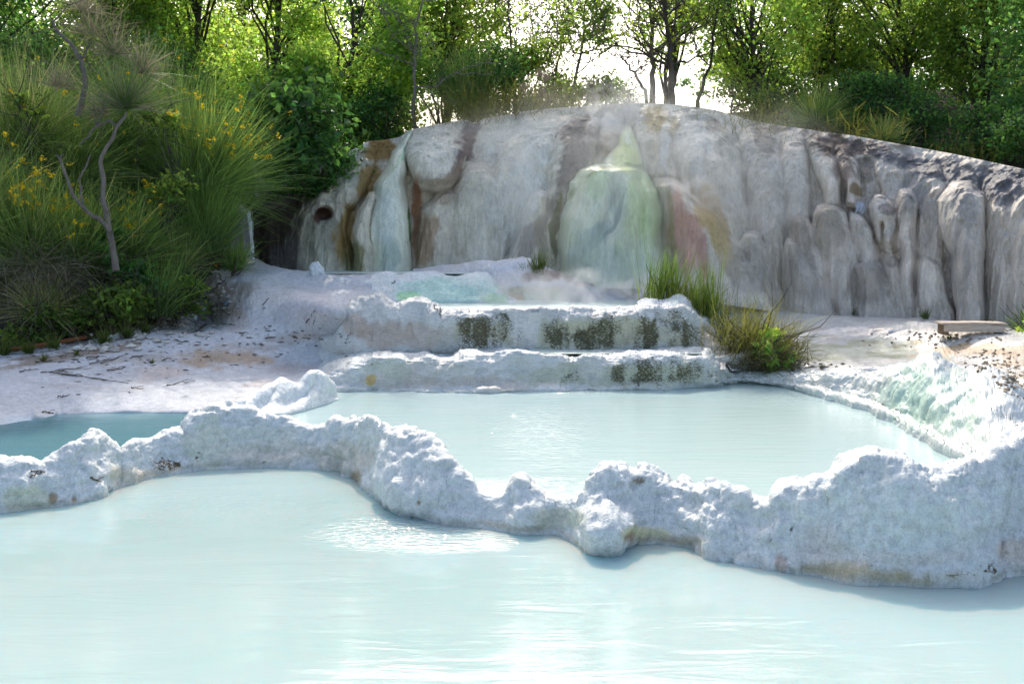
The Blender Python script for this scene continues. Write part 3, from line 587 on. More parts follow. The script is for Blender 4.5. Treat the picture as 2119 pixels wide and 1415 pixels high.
C = paint(C, px, py, [(1780, 725, 180, 22, (.60, .63, .5), .7), (1700, 740, 80, 6, (.30, .33, .16), .6), (1850, 735, 60, 6, (.34, .35, .18), .6), (1750, 708, 60, 4, (.34, .36, .2), .6), (1830, 715, 50, 4, (.36, .34, .16), .6), (1930, 750, 40, 5, (.34, .32, .16), .5), (2020, 728, 130, 20, (.60, .43, .27), .75), (1950, 712, 60, 6, (.55, .4, .2), .6),
        (1800, 690, 200, 8, (.66, .6, .54), .6), (1640, 765, 40, 5, (.3, .26, .14), .5), (2105, 780, 20, 14, (.3, .22, .14), .6)], P, 12, 37)
S = stain(px, py, [(1720, 738, 120, 12, .55), (1850, 722, 120, 14, .45), (1800, 755, 100, 6, .5)], P, 16)
M_rgr = rock_mat('wet_stream_ground', rough=.4, wet=.5, var=(.85, 1.05), b1=(3, .4, .03), b2=(14, .8, .02), b3=(60, .6, .008), moss=(.22, .22, .08), moss2=(.12, .12, .06), mossvec=(1.2, 4, 1))
ground_right = grid_obj('ground_right', P, M_rgr, {'Col': C, 'Stn': S}); tag(ground_right, kind='structure')

# ------------------------------------------------------------------ cliff
topc = np.array([(380, 380), (460, 350), (520, 335), (600, 322), (640, 318), (700, 318), (735, 308), (760, 292), (800, 289), (828, 284), (845, 270), (880, 262), (930, 253), (965, 248), (985, 257), (1000, 245), (1060, 236), (1100, 228), (1160, 223), (1200, 221), (1250, 216), (1300, 214), (1350, 214), (1400, 217), (1440, 222), (1480, 228), (1515, 238), (1550, 249), (1600, 258), (1650, 265), (1700, 272),
                 (1760, 280), (1800, 287), (1860, 298), (1920, 309), (1980, 320), (2040, 333), (2119, 350), (2300, 385), (2520, 420)], float)
basec = np.array([(380, 600), (500, 575), (640, 590), (760, 590), (900, 595), (1200, 595), (1400, 600), (1500, 630), (1600, 645), (1700, 652), (1800, 662), (1900, 670), (2119, 702), (2520, 730)], float)
bdep = np.array([(380, 21.5), (500, 20.6), (600, 20.0), (700, 19.6), (900, 19.6), (1100, 19.6), (1300, 19.4), (1400, 19.2), (1500, 18.9), (1600, 18.7), (1700, 18.4), (1900, 17.7), (2119, 16.0), (2300, 14.8), (2520, 13.5)], float)
sett = np.array([(380, 1.0), (700, 1.2), (1000, 1.7), (1250, 1.7), (1500, 1.9), (1700, 1.5), (1900, 1.3), (2119, 1.2), (2520, 1.2)], float)
nu, nvv = 1300, 300
U = np.linspace(385, 2500, nu)[None, :]; T = np.linspace(0, 1, nvv)[:, None]
ty = sm1(np.interp(U[0], *topc.T), 3)[None]; byy = np.interp(U[0], *basec.T)[None]
PX = np.repeat(U, nvv, 0); PY = byy * (1 - T) + ty * T
g = .30 * T + .70 * T ** 3.4
D = np.interp(U[0], *bdep.T)[None] + np.interp(U[0], *sett.T)[None] * g
W3 = PD(PX, PY, D)
wx = fbm(W3, 1.3, 3, 201) * 12; wy = fbm(W3, 1.3, 3, 202) * 12
X = PX + wx; Y = PY + wy
def lobe(pts, amp, top=18, bot=None, pw=2.0):
    a = np.array(pts, float); c = np.interp(Y, a[:, 1], a[:, 0]); ww = np.interp(Y, a[:, 1], a[:, 2])
    s = np.abs(X - c) / ww
    v = np.clip(1 - s ** pw, 0, 1) ** .5 * np.sqrt(np.clip((Y - a[0, 1]) / top, 0, 1))
    if bot: v = v * np.sqrt(np.clip((a[-1, 1] - Y) / bot, 0, 1))
    return amp * v
lobes_back = [lobe([(1130, 235, 50), (1100, 330, 70), (1070, 430, 85), (1060, 600, 90)], .35),
    lobe([(985, 340, 20), (990, 380, 55), (985, 450, 68), (985, 600, 75)], .4), lobe([(930, 380, 20), (915, 430, 45), (905, 600, 50)], .3),
    lobe([(1430, 222, 60), (1460, 300, 75), (1480, 420, 70), (1510, 600, 90)], .4), lobe([(1560, 262, 40), (1580, 330, 45), (1590, 430, 45), (1590, 600, 40)], .35),
    lobe([(1640, 275, 25), (1645, 330, 32), (1650, 430, 30), (1655, 500, 20)], .3), lobe([(1690, 278, 30), (1710, 330, 30), (1718, 400, 20), (1722, 440, 16)], .4, 18, 14),
    lobe([(1745, 300, 16), (1755, 350, 22), (1762, 400, 18), (1762, 435, 14)], .4, 18, 12), lobe([(1830, 300, 40), (1840, 350, 35), (1845, 390, 24)], .3),
    lobe([(1900, 330, 40), (1910, 380, 45), (1915, 480, 40), (1920, 560, 30)], .3), lobe([(2060, 345, 50), (2065, 420, 30), (2070, 700, 28)], .25), lobe([(2119, 360, 50), (2119, 700, 26)], .28),
    lobe([(2200, 380, 60), (2200, 720, 40)], .3), lobe([(2320, 400, 70), (2330, 730, 50)], .35), lobe([(2440, 430, 60), (2450, 730, 50)], .3),
    lobe([(1060, 300, 30), (1080, 420, 30), (1040, 600, 60)], .2), lobe([(745, 300, 40), (725, 350, 50), (705, 400, 45), (690, 440, 30)], .35, 14, 20), lobe([(640, 390, 40), (655, 430, 65), (650, 600, 85)], .45),
    lobe([(560, 420, 60), (560, 600, 70)], .3), lobe([(1350, 225, 45), (1360, 330, 50), (1370, 380, 40)], .35, 10, 20)]
lobes_mid = [lobe([(900, 262, 42), (900, 300, 66), (902, 350, 60), (905, 392, 30)], .55, 14, 26), lobe([(1200, 240, 42), (1185, 330, 48), (1160, 420, 50), (1110, 520, 60)], .35),
    lobe([(1120, 385, 16), (1105, 450, 36), (1085, 600, 62)], .6), lobe([(770, 395, 12), (755, 440, 22), (752, 600, 28)], .55), lobe([(1375, 365, 25), (1425, 450, 75), (1470, 560, 115), (1490, 640, 140)], .75),
    lobe([(1560, 470, 15), (1560, 520, 40), (1580, 640, 60)], .4), lobe([(1650, 437, 12), (1665, 480, 36), (1690, 560, 48), (1720, 660, 42)], .4), lobe([(1705, 422, 14), (1715, 445, 34), (1735, 520, 52), (1745, 600, 45), (1750, 660, 30)], .5),
    lobe([(1770, 440, 14), (1785, 480, 28), (1795, 560, 26), (1800, 620, 20)], .35), lobe([(1820, 396, 12), (1830, 430, 36), (1845, 460, 38), (1850, 530, 26)], .45, 14, 30), lobe([(1872, 385, 14), (1877, 420, 24), (1880, 520, 19), (1878, 600, 21), (1885, 670, 27)], .6),
    lobe([(1910, 526, 12), (1920, 570, 36), (1930, 670, 46)], .5), lobe([(1985, 372, 18), (1985, 410, 52), (1990, 460, 48), (2003, 540, 34), (2006, 700, 30)], .65)]
lobes_front = [lobe([(1634, 484, 9), (1645, 520, 28), (1670, 580, 52), (1690, 670, 68)], .75), lobe([(1800, 536, 14), (1797, 560, 40), (1812, 600, 52), (1828, 680, 68)], .85), lobe([(1842, 522, 8), (1847, 550, 20), (1862, 670, 26)], .7)]
Lg1 = lobe([(1302, 262, 7), (1298, 300, 24), (1288, 340, 44), (1275, 380, 70)], .62, 14); Lg2 = lobe([(1272, 340, 52), (1266, 354, 74), (1262, 372, 90), (1266, 395, 107), (1270, 450, 118), (1268, 600, 123)], 1.05, 12, None, 3.2)
Lp = lobe([(852, 268, 6), (835, 300, 10), (818, 350, 22), (806, 382, 36), (803, 450, 47), (803, 600, 52)], .8, 14, None, 2.6)
mx_ = np.zeros_like(PX)
for l in lobes_back: mx_ = np.maximum(mx_, l)
for l in lobes_mid: mx_ = np.maximum(mx_, l * 1.0 + .15 * (l > 0) * np.clip(l / .2, 0, 1))
for l in lobes_front: mx_ = np.maximum(mx_, l)
Lg2 = Lg2 + (Lg2 > .3) * (.16 * np.clip(1 - ((X - 1215 + (Y - 450) * .25) / 42.) ** 2, 0, 1) + .14 * np.clip(1 - ((X - 1300 - (Y - 450) * .1) / 30.) ** 2, 0, 1) + .12 * np.clip(1 - ((X - 1352) / 24.) ** 2, 0, 1)); mgreen = np.maximum(Lg1, Lg2); g_on = mgreen > np.maximum(mx_, .02); p_on = (Lp > np.maximum(mx_, .02)) & ~g_on
mx_ = np.maximum(mx_, np.maximum(mgreen, Lp))
hole = .5 * np.exp(-(((PX - 672) / 16) ** 2 + ((PY - 443) / 13) ** 2) ** 1.5) + .35 * np.exp(-((np.abs(PX - (1745 + 0 * PY)) / 9) ** 2 + ((PY - 395) / 22) ** 2) ** 2)
hole += .14 * np.exp(-((PX - 2037) / 4.) ** 2) * smooth(410, 460, PY) + .14 * np.exp(-((PX - 1897 + (PY - 500) * .03) / 4.) ** 2) * smooth(420, 460, PY) + .2 * np.exp(-((PX - 1826) / 5.) ** 2) * smooth(450, 470, PY) * (1 - smooth(520, 535, PY))
fade = smooth(1.0, .80, T)
D = D - mx_ * (1.45 - .55 * smooth(1650, 1850, PX)) * (.35 + .65 * fade) + hole
W3 = PD(PX, PY, D)
fl = fbm(W3 * np.array([1, 1, .12]), 6, 3, 210) * .07 + ridged(W3 * np.array([1, 1, .15]), 3, 2, 212) * .09 + fbm(W3 * np.array([1, 1, .4]), 1.4, 3, 211) * .11 + fbm(W3, 9, 3, 213) * .018
rt = smooth(2030, 2060, PX)
fl = fl + rt * ridged(W3 * np.array([1, 1, .04]), 5, 2, 215) * .05 + ridged(W3 * np.array([1.3, 1.3, .10]), 10, 3, 216) * .022 + ridged(W3 * np.array([1, 1, .6]), 16, 2, 217) * .010
soft = np.where(g_on | p_on, .5, 1.0)
D = D - fl * soft
W3 = PD(PX, PY, D)
# rounded crest, then the plateau behind
last = W3[-1]; ext = []
for dy, dzv in ((.12, .012), (.3, .03), (.6, .045), (1.0, .05), (1.6, .05), (2.4, .02), (3.4, -.02), (5.0, -.06)):
    q = last + np.array([0, dy, dzv]); q[:, 2] += fbm(q, 1.2, 3, 220) * .05 * min(1, dy * 1.2); q[:, 0] *= 1 + dy / 40; ext.append(q)
W4 = np.concatenate([W3, np.array(ext)], 0)
PXa = np.concatenate([PX, np.repeat(PX[-1:], 8, 0)]); PYa = np.concatenate([PY, PY[-1:] - np.arange(1, 9)[:, None] * .7])
C = np.ones(W4.shape) * np.array([.72, .65, .52])
rmix = smooth(1500, 1700, PXa)[..., None]
C = C * (1 - rmix) + np.array([.64, .57, .49]) * rmix
vs = fbm(W4 * np.array([1, 1, .1]), 5, 3, 230)[..., None]
C = C * (1 + vs * .28)
C = paint(C, PXa, PYa, [
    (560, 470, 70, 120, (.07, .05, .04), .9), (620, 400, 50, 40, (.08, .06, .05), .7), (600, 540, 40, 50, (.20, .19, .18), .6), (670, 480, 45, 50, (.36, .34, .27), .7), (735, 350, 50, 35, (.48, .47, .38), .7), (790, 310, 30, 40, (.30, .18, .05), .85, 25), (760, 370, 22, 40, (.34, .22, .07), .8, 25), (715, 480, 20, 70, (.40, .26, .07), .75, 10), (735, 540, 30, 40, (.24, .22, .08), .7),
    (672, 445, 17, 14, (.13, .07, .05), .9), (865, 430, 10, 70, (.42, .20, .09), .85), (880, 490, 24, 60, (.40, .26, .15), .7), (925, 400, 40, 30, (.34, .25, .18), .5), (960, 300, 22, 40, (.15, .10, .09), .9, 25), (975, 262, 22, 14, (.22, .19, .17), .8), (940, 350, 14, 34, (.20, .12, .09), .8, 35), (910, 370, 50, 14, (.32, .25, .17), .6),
    (990, 440, 60, 80, (.66, .63, .50), .5), (900, 300, 55, 35, (.74, .71, .60), .6), (1080, 300, 80, 60, (.62, .64, .57), .5), (1060, 430, 60, 90, (.60, .62, .56), .5),
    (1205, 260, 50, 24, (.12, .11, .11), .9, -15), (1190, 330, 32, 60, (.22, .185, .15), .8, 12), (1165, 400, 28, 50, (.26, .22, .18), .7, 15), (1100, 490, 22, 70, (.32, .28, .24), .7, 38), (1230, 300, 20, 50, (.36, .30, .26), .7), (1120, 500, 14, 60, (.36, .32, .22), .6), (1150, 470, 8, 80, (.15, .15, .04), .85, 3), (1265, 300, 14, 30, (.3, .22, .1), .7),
    (1300, 240, 40, 20, (.58, .56, .48), .6), (1355, 245, 26, 30, (.42, .32, .12), .8), (1385, 260, 14, 24, (.52, .40, .18), .7), (1370, 340, 36, 50, (.64, .54, .38), .7), (1440, 280, 50, 40, (.78, .75, .66), .6), (1420, 350, 40, 40, (.66, .57, .44), .6), (1470, 260, 30, 16, (.2, .17, .15), .6),
    (1400, 400, 12, 40, (.62, .55, .48), .7, -25), (1410, 480, 32, 90, (.70, .42, .31), .85, -5), (1445, 500, 16, 80, (.62, .34, .25), .75, -10), (1390, 470, 8, 90, (.35, .33, .12), .6), (1475, 460, 24, 80, (.60, .42, .16), .85, -22), (1500, 520, 22, 60, (.52, .40, .2), .6, -20), (1375, 300, 10, 60, (.84, .80, .70), .7), (1250, 250, 30, 10, (.8, .77, .7), .6), (1440, 320, 16, 60, (.82, .78, .68), .55, -10), (1100, 360, 30, 90, (.74, .74, .66), .5, 8), (1010, 500, 40, 60, (.76, .73, .62), .5), (890, 330, 40, 40, (.80, .76, .64), .55), (650, 520, 30, 50, (.6, .58, .46), .5), (1545, 560, 40, 50, (.42, .38, .33), .5),
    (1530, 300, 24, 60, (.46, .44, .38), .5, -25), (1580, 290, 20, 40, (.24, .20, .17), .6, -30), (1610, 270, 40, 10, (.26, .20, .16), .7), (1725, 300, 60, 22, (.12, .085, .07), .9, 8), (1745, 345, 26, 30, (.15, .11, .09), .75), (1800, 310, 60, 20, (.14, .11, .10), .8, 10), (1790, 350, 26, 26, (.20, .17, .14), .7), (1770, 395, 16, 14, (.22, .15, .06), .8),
    (1680, 350, 34, 60, (.70, .65, .55), .6), (1720, 410, 20, 50, (.74, .67, .56), .6), (1630, 390, 50, 70, (.68, .62, .53), .6), (1570, 450, 30, 60, (.62, .56, .48), .5),
    (1655, 480, 22, 36, (.34, .29, .23), .6), (1720, 480, 30, 60, (.34, .29, .22), .6), (1655, 560, 40, 60, (.36, .32, .27), .55, -20), (1800, 590, 40, 50, (.34, .30, .25), .6), (1835, 430, 24, 12, (.2, .16, .15), .6), (1855, 500, 10, 50, (.2, .15, .09), .75), (1850, 550, 16, 14, (.18, .16, .15), .6),
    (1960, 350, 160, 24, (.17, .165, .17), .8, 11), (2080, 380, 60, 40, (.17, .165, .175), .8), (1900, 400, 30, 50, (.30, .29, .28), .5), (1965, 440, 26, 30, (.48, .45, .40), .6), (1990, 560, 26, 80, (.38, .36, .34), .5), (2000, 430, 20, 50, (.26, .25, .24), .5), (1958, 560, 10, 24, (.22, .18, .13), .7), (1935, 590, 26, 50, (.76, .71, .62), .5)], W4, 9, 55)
mg = np.concatenate([g_on, np.zeros((8, nu), bool)]); mp_ = np.concatenate([p_on, np.zeros((8, nu), bool)])
Cg = np.ones(W4.shape) * np.array([.70, .76, .54]); Cg = Cg * (1 + vs * .10)
Cg = paint(Cg, PXa, PYa, [(1230, 430, 60, 60, (.70, .74, .58), .6), (1330, 430, 45, 90, (.64, .76, .38), .7), (1290, 320, 26, 36, (.70, .78, .30), .8), (1260, 450, 20, 70, (.76, .76, .64), .6), (1240, 380, 40, 30, (.46, .62, .36), .6), (1220, 500, 20, 60, (.36, .46, .44), .6, 35), (1250, 540, 40, 40, (.60, .66, .56), .6), (1310, 540, 40, 50, (.62, .70, .54), .5), (1200, 540, 24, 60, (.56, .62, .50), .6), (1275, 400, 26, 50, (.46, .56, .50), .5),
    (1300, 470, 20, 50, (.55, .56, .36), .4), (1165, 400, 12, 30, (.2, .24, .06), .6), (1372, 400, 10, 40, (.2, .26, .06), .8, -20), (1265, 450, 5, 60, (.34, .42, .36), .7, 30), (1320, 345, 30, 5, (.3, .36, .14), .6, 20), (1240, 350, 40, 4, (.4, .42, .16), .6, -25)], W4, 9, 57)
Cp = np.ones(W4.shape) * np.array([.76, .77, .62]); Cp = Cp * (1 + vs * .1)
Cp = paint(Cp, PXa, PYa, [(805, 530, 22, 40, (.36, .44, .38), .6), (850, 470, 5, 110, (.06, .16, .04), .9), (790, 450, 30, 60, (.66, .72, .66), .5), (840, 310, 6, 40, (.32, .52, .34), .7, 20), (762, 500, 8, 60, (.2, .26, .22), .6)], W4, 5, 59)
Sx = stain(PXa, PYa, [(1780, 320, 130, 40, .42), (1970, 350, 150, 24, .45), (1200, 270, 60, 40, .45), (960, 290, 30, 40, .5), (1580, 330, 40, 60, .3), (1720, 490, 40, 60, .2), (1500, 330, 50, 80, .22), (1660, 560, 50, 60, .2), (1810, 600, 50, 50, .2), (560, 480, 60, 90, .5), (2080, 400, 60, 60, .4)], W4, 17)
Sg = stain(PXa, PYa, [(1160, 400, 14, 50, .4), (1375, 410, 10, 50, .5), (1300, 340, 30, 6, .4)], W4, 18); Sp = stain(PXa, PYa, [(850, 470, 6, 110, .6)], W4, 19)
def fm(m): return m[:-1, :-1] & m[1:, 1:] | m[:-1, 1:] & m[1:, :-1]
fg = fm(mg); fp = fm(mp_) & ~fg
cliff = empty('flowstone_cliff', (2.0, 19.5, .8)); off = np.array([2.0, 19.5, .8])
tag(cliff, 'long grey flowstone cliff with draped folds behind the steaming pools, under the trees', 'cliff')
for nm, mk, cc, ss, mt in (('rock_face', ~(fg | fp), C, Sx, M_cliff), ('green_flowstone', fg, Cg, Sg, M_green), ('pale_flowstone', fp, Cp, Sp, M_green)):
    ob = grid_obj(nm, W4, mt, {'Col': cc, 'Stn': ss}, mask=mk, reg=(nm == 'rock_face'))
    ob.parent = cliff; ob.matrix_parent_inverse = Matrix.Translation(-Vector(off))
    if nm == 'green_flowstone': ob['label'] = 'pale green rounded flowstone apron below the steaming spout'
    if nm == 'pale_flowstone': ob['label'] = 'narrow bluish white flowstone column left of centre'

# ------------------------------------------------------------------ bank, hill behind, far ground
bank = [[(-700, 830, 12.5), (-300, 800, 13.6), (0, 748, 14.6), (200, 716, 15.3), (340, 672, 16.4), (400, 640, 17.2), (440, 600, 17.9), (480, 545, 19.0), (560, 545, 20.8), (700, 545, 21.5)],
        [(-700, 700, 13.5), (-300, 680, 14.6), (0, 640, 15.6), (200, 610, 16.3), (340, 585, 17.2), (400, 560, 17.8), (440, 540, 18.4), (480, 500, 19.4), (560, 500, 21), (700, 520, 22)],
        [(-700, 500, 15), (-300, 480, 16), (0, 450, 17), (200, 430, 17.6), (340, 410, 18.4), (440, 400, 19.2), (500, 400, 20.2), (560, 420, 21.5), (700, 440, 22.5)],
        [(-700, 300, 18), (-300, 280, 19), (0, 260, 20), (200, 250, 20.5), (340, 250, 21), (440, 270, 21.5), (560, 320, 22.5), (700, 330, 23)],
        [(-700, 140, 24), (-300, 140, 25), (0, 150, 26), (200, 160, 26), (440, 200, 26), (560, 250, 26), (700, 290, 26)],
        [(-700, 60, 60), (0, 80, 60), (440, 150, 60), (700, 220, 60)]]
P = loft(bank, -690, 690, 300, 12, 2, [(.25, .8, 'f', (1, 1, 1), 301), (.08, 3, 'f', (1, 1, 1), 302)])
px, py = proj(P); C = np.ones(P.shape) * np.array([.075, .06, .04]); C = paint(C, px, py, [(380, 620, 70, 40, (.32, .27, .22), .5)], P)
o = grid_obj('bank_slope', P, M_soil, {'Col': C, 'Stn': np.zeros(px.shape)}); tag(o, kind='structure')
# plateau behind the crest
l8 = W4[-4]
rows_w = []
for dy, zf in ((0, 0), (2, -.15), (5, -.2), (12, 0), (30, 0), (120, -2)):
    q = l8[::8].copy(); q[:, 1] += dy; q[:, 0] *= (1 + dy / 21.)
    right = smooth(0, 9, q[:, 0] / (1 + dy / 21.)); left = smooth(-3.5, -9, q[:, 0] / (1 + dy / 21.))
    q[:, 2] += zf - (.12 if dy == 0 else 0) + (right * 3.2 + left * 2.5) * smooth(0, 9, dy)
    rows_w.append(q)
P = np.array(rows_w); P = np.concatenate([P[i][None] * (1 - t) + P[i + 1][None] * t for i in range(5) for t in np.linspace(0, 1, 8, endpoint=False)] + [P[-1:]])
P[..., 2] += fbm(P, .5, 4, 310) * .15
px, py = proj(P); C = np.ones(P.shape) * np.array([.09, .08, .045])
o = grid_obj('hill', P, M_soil, {'Col': C, 'Stn': np.zeros(px.shape)}); tag(o, kind='structure')
xs = np.linspace(-1500, 1500, 60); G = np.zeros((60, 60, 3)); G[..., 0] = xs[None]; G[..., 1] = xs[:, None]; G[..., 2] = -.9
o = grid_obj('ground', G, M_soil, {'Col': np.ones(G.shape) * np.array([.12, .11, .07]), 'Stn': np.zeros((60, 60))}, reg=False); tag(o, kind='structure')

# ------------------------------------------------------------------ water
def wsheet(name, xs, y0, y1, z, mat, n=24):
    t = np.linspace(0, 1, n)[:, None]; Pw = np.zeros((n, len(xs), 3))
    f0 = (xs - CX) / F
    yy = y0[None] * (1 - t) + y1[None] * t
    Pw[..., 1] = yy; Pw[..., 0] = f0[None] * yy; Pw[..., 2] = z
    o = grid_obj(name, Pw, mat, reg=True); tag(o, kind='structure'); return o
U = np.linspace(-250, 2340, 400); cdU = np.interp(U, RIMX, RIMD)
# front pool: world rectangle whose far edge follows the rim
t = np.linspace(0, 1, 40)[:, None]; Pw = np.zeros((40, 400, 3))
Xc = (U - CX) / F * (cdU + .02)
Pw[..., 0] = Xc[None] * (1 - t) + np.linspace(-9, 9, 400)[None] * t
Pw[..., 1] = (cdU + .02)[None] * (1 - t) + (-2.5) * t; Pw[..., 2] = Zf
o = grid_obj('water_front', Pw, M_w_front); tag(o, kind='structure')
U = np.linspace(470, 2330, 300); c0 = np.interp(U, RIMX, RIMD) + .05
far = np.minimum(np.interp(U, [470, 560, 700, 760, 1000, 1600], [12.1, 12.5, 13.3, 13.6, 14.2, 20]), np.interp(U, RRX, RRD - .15, left=14.2))
wsheet('water_middle', U, c0, np.maximum(far, c0 + .1), Zm, M_w_main)
U = np.linspace(-300, 520, 200); c0 = np.interp(U, RIMX, RIMD) + .05
wsheet('water_left', U, c0, np.interp(U, [-300, 0, 520], [11.9, 12.0, 12.4]), Zl, M_w_dark)
U = np.linspace(1095, 1455, 60); wsheet('water_lower_step', U, np.full(60, 13.86), np.full(60, 14.8), Zmid, M_w_up, 6)
U = np.linspace(905, 1400, 60); wsheet('water_upper', U, np.full(60, 14.93), np.full(60, 17.1), Zup, M_w_up, 8)
U = np.linspace(640, 1010, 60); wsheet('water_basin', U, np.full(60, 17.1), np.full(60, 19.6), Zba, M_w_up, 8)

# ================================================================== plants
bv = []
off_ = 0; VV = []; FF = []
for V, f in GRIDS:
    VV.append(V); FF.append(f + off_); off_ += len(V)
TER = BVHTree.FromPolygons(np.concatenate(VV).tolist(), np.concatenate(FF).tolist())
def gz(x, y, zmax=60):
    h = TER.ray_cast(Vector((x, y, zmax)), Vector((0, 0, -1)))
    return h[0].z if h[0] is not None else 0.0
def hit(px, py):
    r = ray(px, py); h = TER.ray_cast(Vector((0, 0, CAMZ)), Vector(r))
    return np.array(h[0]) if h[0] is not None else None

def tubes_geo(paths, sides=6):
    """paths: list of (pts (n,3), radii (n,))"""
    Vs = []; Fs = []; o = 0
    an = np.linspace(0, 2 * math.pi, sides, endpoint=False)
    for pts, rad in paths:
        pts = np.asarray(pts, float); n = len(pts)
        T = np.gradient(pts, axis=0); T /= np.linalg.norm(T, axis=1, keepdims=True) + 1e-9
        up = np.array([0.3, 1, .1]); A = np.cross(T, up); A /= np.linalg.norm(A, axis=1, keepdims=True) + 1e-9
        B = np.cross(T, A)
        ring = pts[:, None] + (A[:, None] * np.cos(an)[None, :, None] + B[:, None] * np.sin(an)[None, :, None]) * np.asarray(rad)[:, None, None]
        Vs.append(ring.reshape(-1, 3))
        i = np.arange(n - 1)[:, None] * sides; j = np.arange(sides)[None]; j2 = (j + 1) % sides
        Fs.append(np.stack([i + j, i + j2, i + sides + j2, i + sides + j], -1).reshape(-1, 4) + o)
        o += n * sides
    return np.concatenate(Vs), np.concatenate(Fs)
def wiggle(rng, a, b, n, amp, sag=0):
    t = np.linspace(0, 1, n)[:, None]; p = np.asarray(a)[None] * (1 - t) + np.asarray(b)[None] * t
    L = np.linalg.norm(np.asarray(b) - np.asarray(a))
    k = rng.normal(0, 1, (n, 3)); k = np.cumsum(k, 0); k -= k[0] + (k[-1] - k[0]) * t
    p = p + k * amp * L / math.sqrt(n); p[:, 2] += sag * L * np.sin(t[:, 0] * math.pi); return p
def leaf_geo(cent, size, rng, tint=(.6, 1.35), elong=1.0, up=.25, huevar=.12):
    n = len(cent); nr = rng.normal(0, 1, (n, 3)); nr[:, 2] += up * 2; nr /= np.linalg.norm(nr, axis=1, keepdims=True)
    a = np.cross(nr, rng.normal(0, 1, (n, 3))); a /= np.linalg.norm(a, axis=1, keepdims=True); b = np.cross(nr, a)
    s = (size * rng.uniform(.6, 1.35, n))[:, None]
    V = np.stack([cent - a * s * .55 * elong, cent - a * s * .05 + b * s * .36 + nr * s * .10, cent + a * s * .55 * elong, cent - a * s * .05 - b * s * .36 + nr * s * .10], 1)
    F_ = np.arange(n * 4).reshape(n, 4)
    g = rng.uniform(*tint, n)[:, None]; c = np.ones((n, 3)) * g; c[:, 0] *= 1 + rng.normal(0, huevar, n); c[:, 2] *= 1 + rng.normal(0, huevar, n)
    return V.reshape(-1, 3), F_, np.repeat(np.clip(c, .05, 2.5), 4, 0)
def crown_centres(rng, c, r, nc, per, cl, shell=.45, gap=0.0):
    u = rng.normal(0, 1, (nc * 2, 3)); u /= np.linalg.norm(u, axis=1, keepdims=True)
    rad = rng.uniform(shell, 1.0, nc * 2)[:, None] ** .6
    C_ = c + u * rad * r
    C_ = C_ + np.stack([fbm(C_, .6, 2, 5), fbm(C_, .6, 2, 6), fbm(C_, .6, 2, 7)], -1) * .6
    if gap > 0: C_ = C_[fbm(C_, .55, 3, int(abs(c[0] * 10)) % 97) > (gap - .5)]
    C_ = C_[:nc]
    k = len(C_); m = rng.integers(int(per * .5), int(per * 1.5), k)
    idx = np.repeat(np.arange(k), m)
    q = rng.normal(0, 1, (len(idx), 3)) * cl * rng.uniform(.5, 1.3, k)[idx][:, None]; q[:, 2] *= .55
    return C_, C_[idx] + q, idx
def px2w(px, py, d): return PD(px, py, d)
def leafy(name, rect, d, nleaf, size, mat, label, cat, seed, group=None, trunk=True, bark=None, cl=.30, gap=.45, depth=.8, trunk_px=None, tr=.10, elong=1.0, tint=(.55, 1.4), per=45, up=.25, base=None, ncl=None):
    rng = np.random.default_rng(seed); x0, x1, y0, y1 = rect
    c = PD((x0 + x1) / 2, (y0 + y1) / 2, d); r = np.array([(x1 - x0) / 2 * d / F, (x1 - x0) / 2 * d / F * depth, (y1 - y0) / 2 * d / F])
    nc = ncl or max(6, int(nleaf / per)); C_, L_, idx = crown_centres(rng, c, r, nc, nleaf / nc, cl, gap=gap)
    bx_ = PD(trunk_px if trunk_px else (x0 + x1) / 2 + rng.uniform(-.1, .1) * (x1 - x0), 500, d)[0] if base is None else base[0]
    by_ = d if base is None else base[1]
    zb = gz(bx_, by_) - .08 if base is None else base[2]
    zb = min(zb, c[2] - r[2] * .7)
    root = empty(name, (bx_, by_, zb)); tag(root, label, cat, group); loc = np.array([bx_, by_, zb])
    ct = rng.uniform(*(.75, 1.25), len(C_))[idx][:, None]
    V, f, col = leaf_geo(L_ - loc, size, rng, tint=tint, elong=elong, up=up); col = np.clip(col * np.repeat(ct, 4, 0), .05, 2.5)
    raw_mesh('crown' if trunk else 'foliage', V, f, mat, root, False, {'Col': col})
    # limbs
    paths = []; topz = c[2] + r[2] * .75
    tp = wiggle(rng, loc, np.array([c[0], c[1], topz]), 9, .05); rads = np.linspace(tr, tr * .2, 9); paths.append((tp - loc, rads))
    sel = rng.permutation(len(C_))[:min(len(C_), 46 if trunk else 18)]
    for i in sel:
        e = C_[i]; k = rng.integers(1, 7) if e[2] > tp[3][2] else rng.integers(0, 4); s = tp[k] if tp[k][2] < e[2] + .4 else tp[max(0, int(k) - 3)]
        p = wiggle(rng, s, e, 6, .10, .06); rr_ = rads[k] * .5; paths.append((p - loc, np.linspace(rr_, .006, 6)))
        for _ in range(3):
            j = rng.integers(2, 6); e2 = p[j] + rng.normal(0, .35, 3) + np.array([0, 0, .12]); paths.append((wiggle(rng, p[j], e2, 4, .1) - loc, np.linspace(.010, .003, 4)))
    V, f = tubes_geo(paths, 5)
    raw_mesh('trunk' if trunk else 'stems', V, f, bark or M_barkd, root, True)
    return root

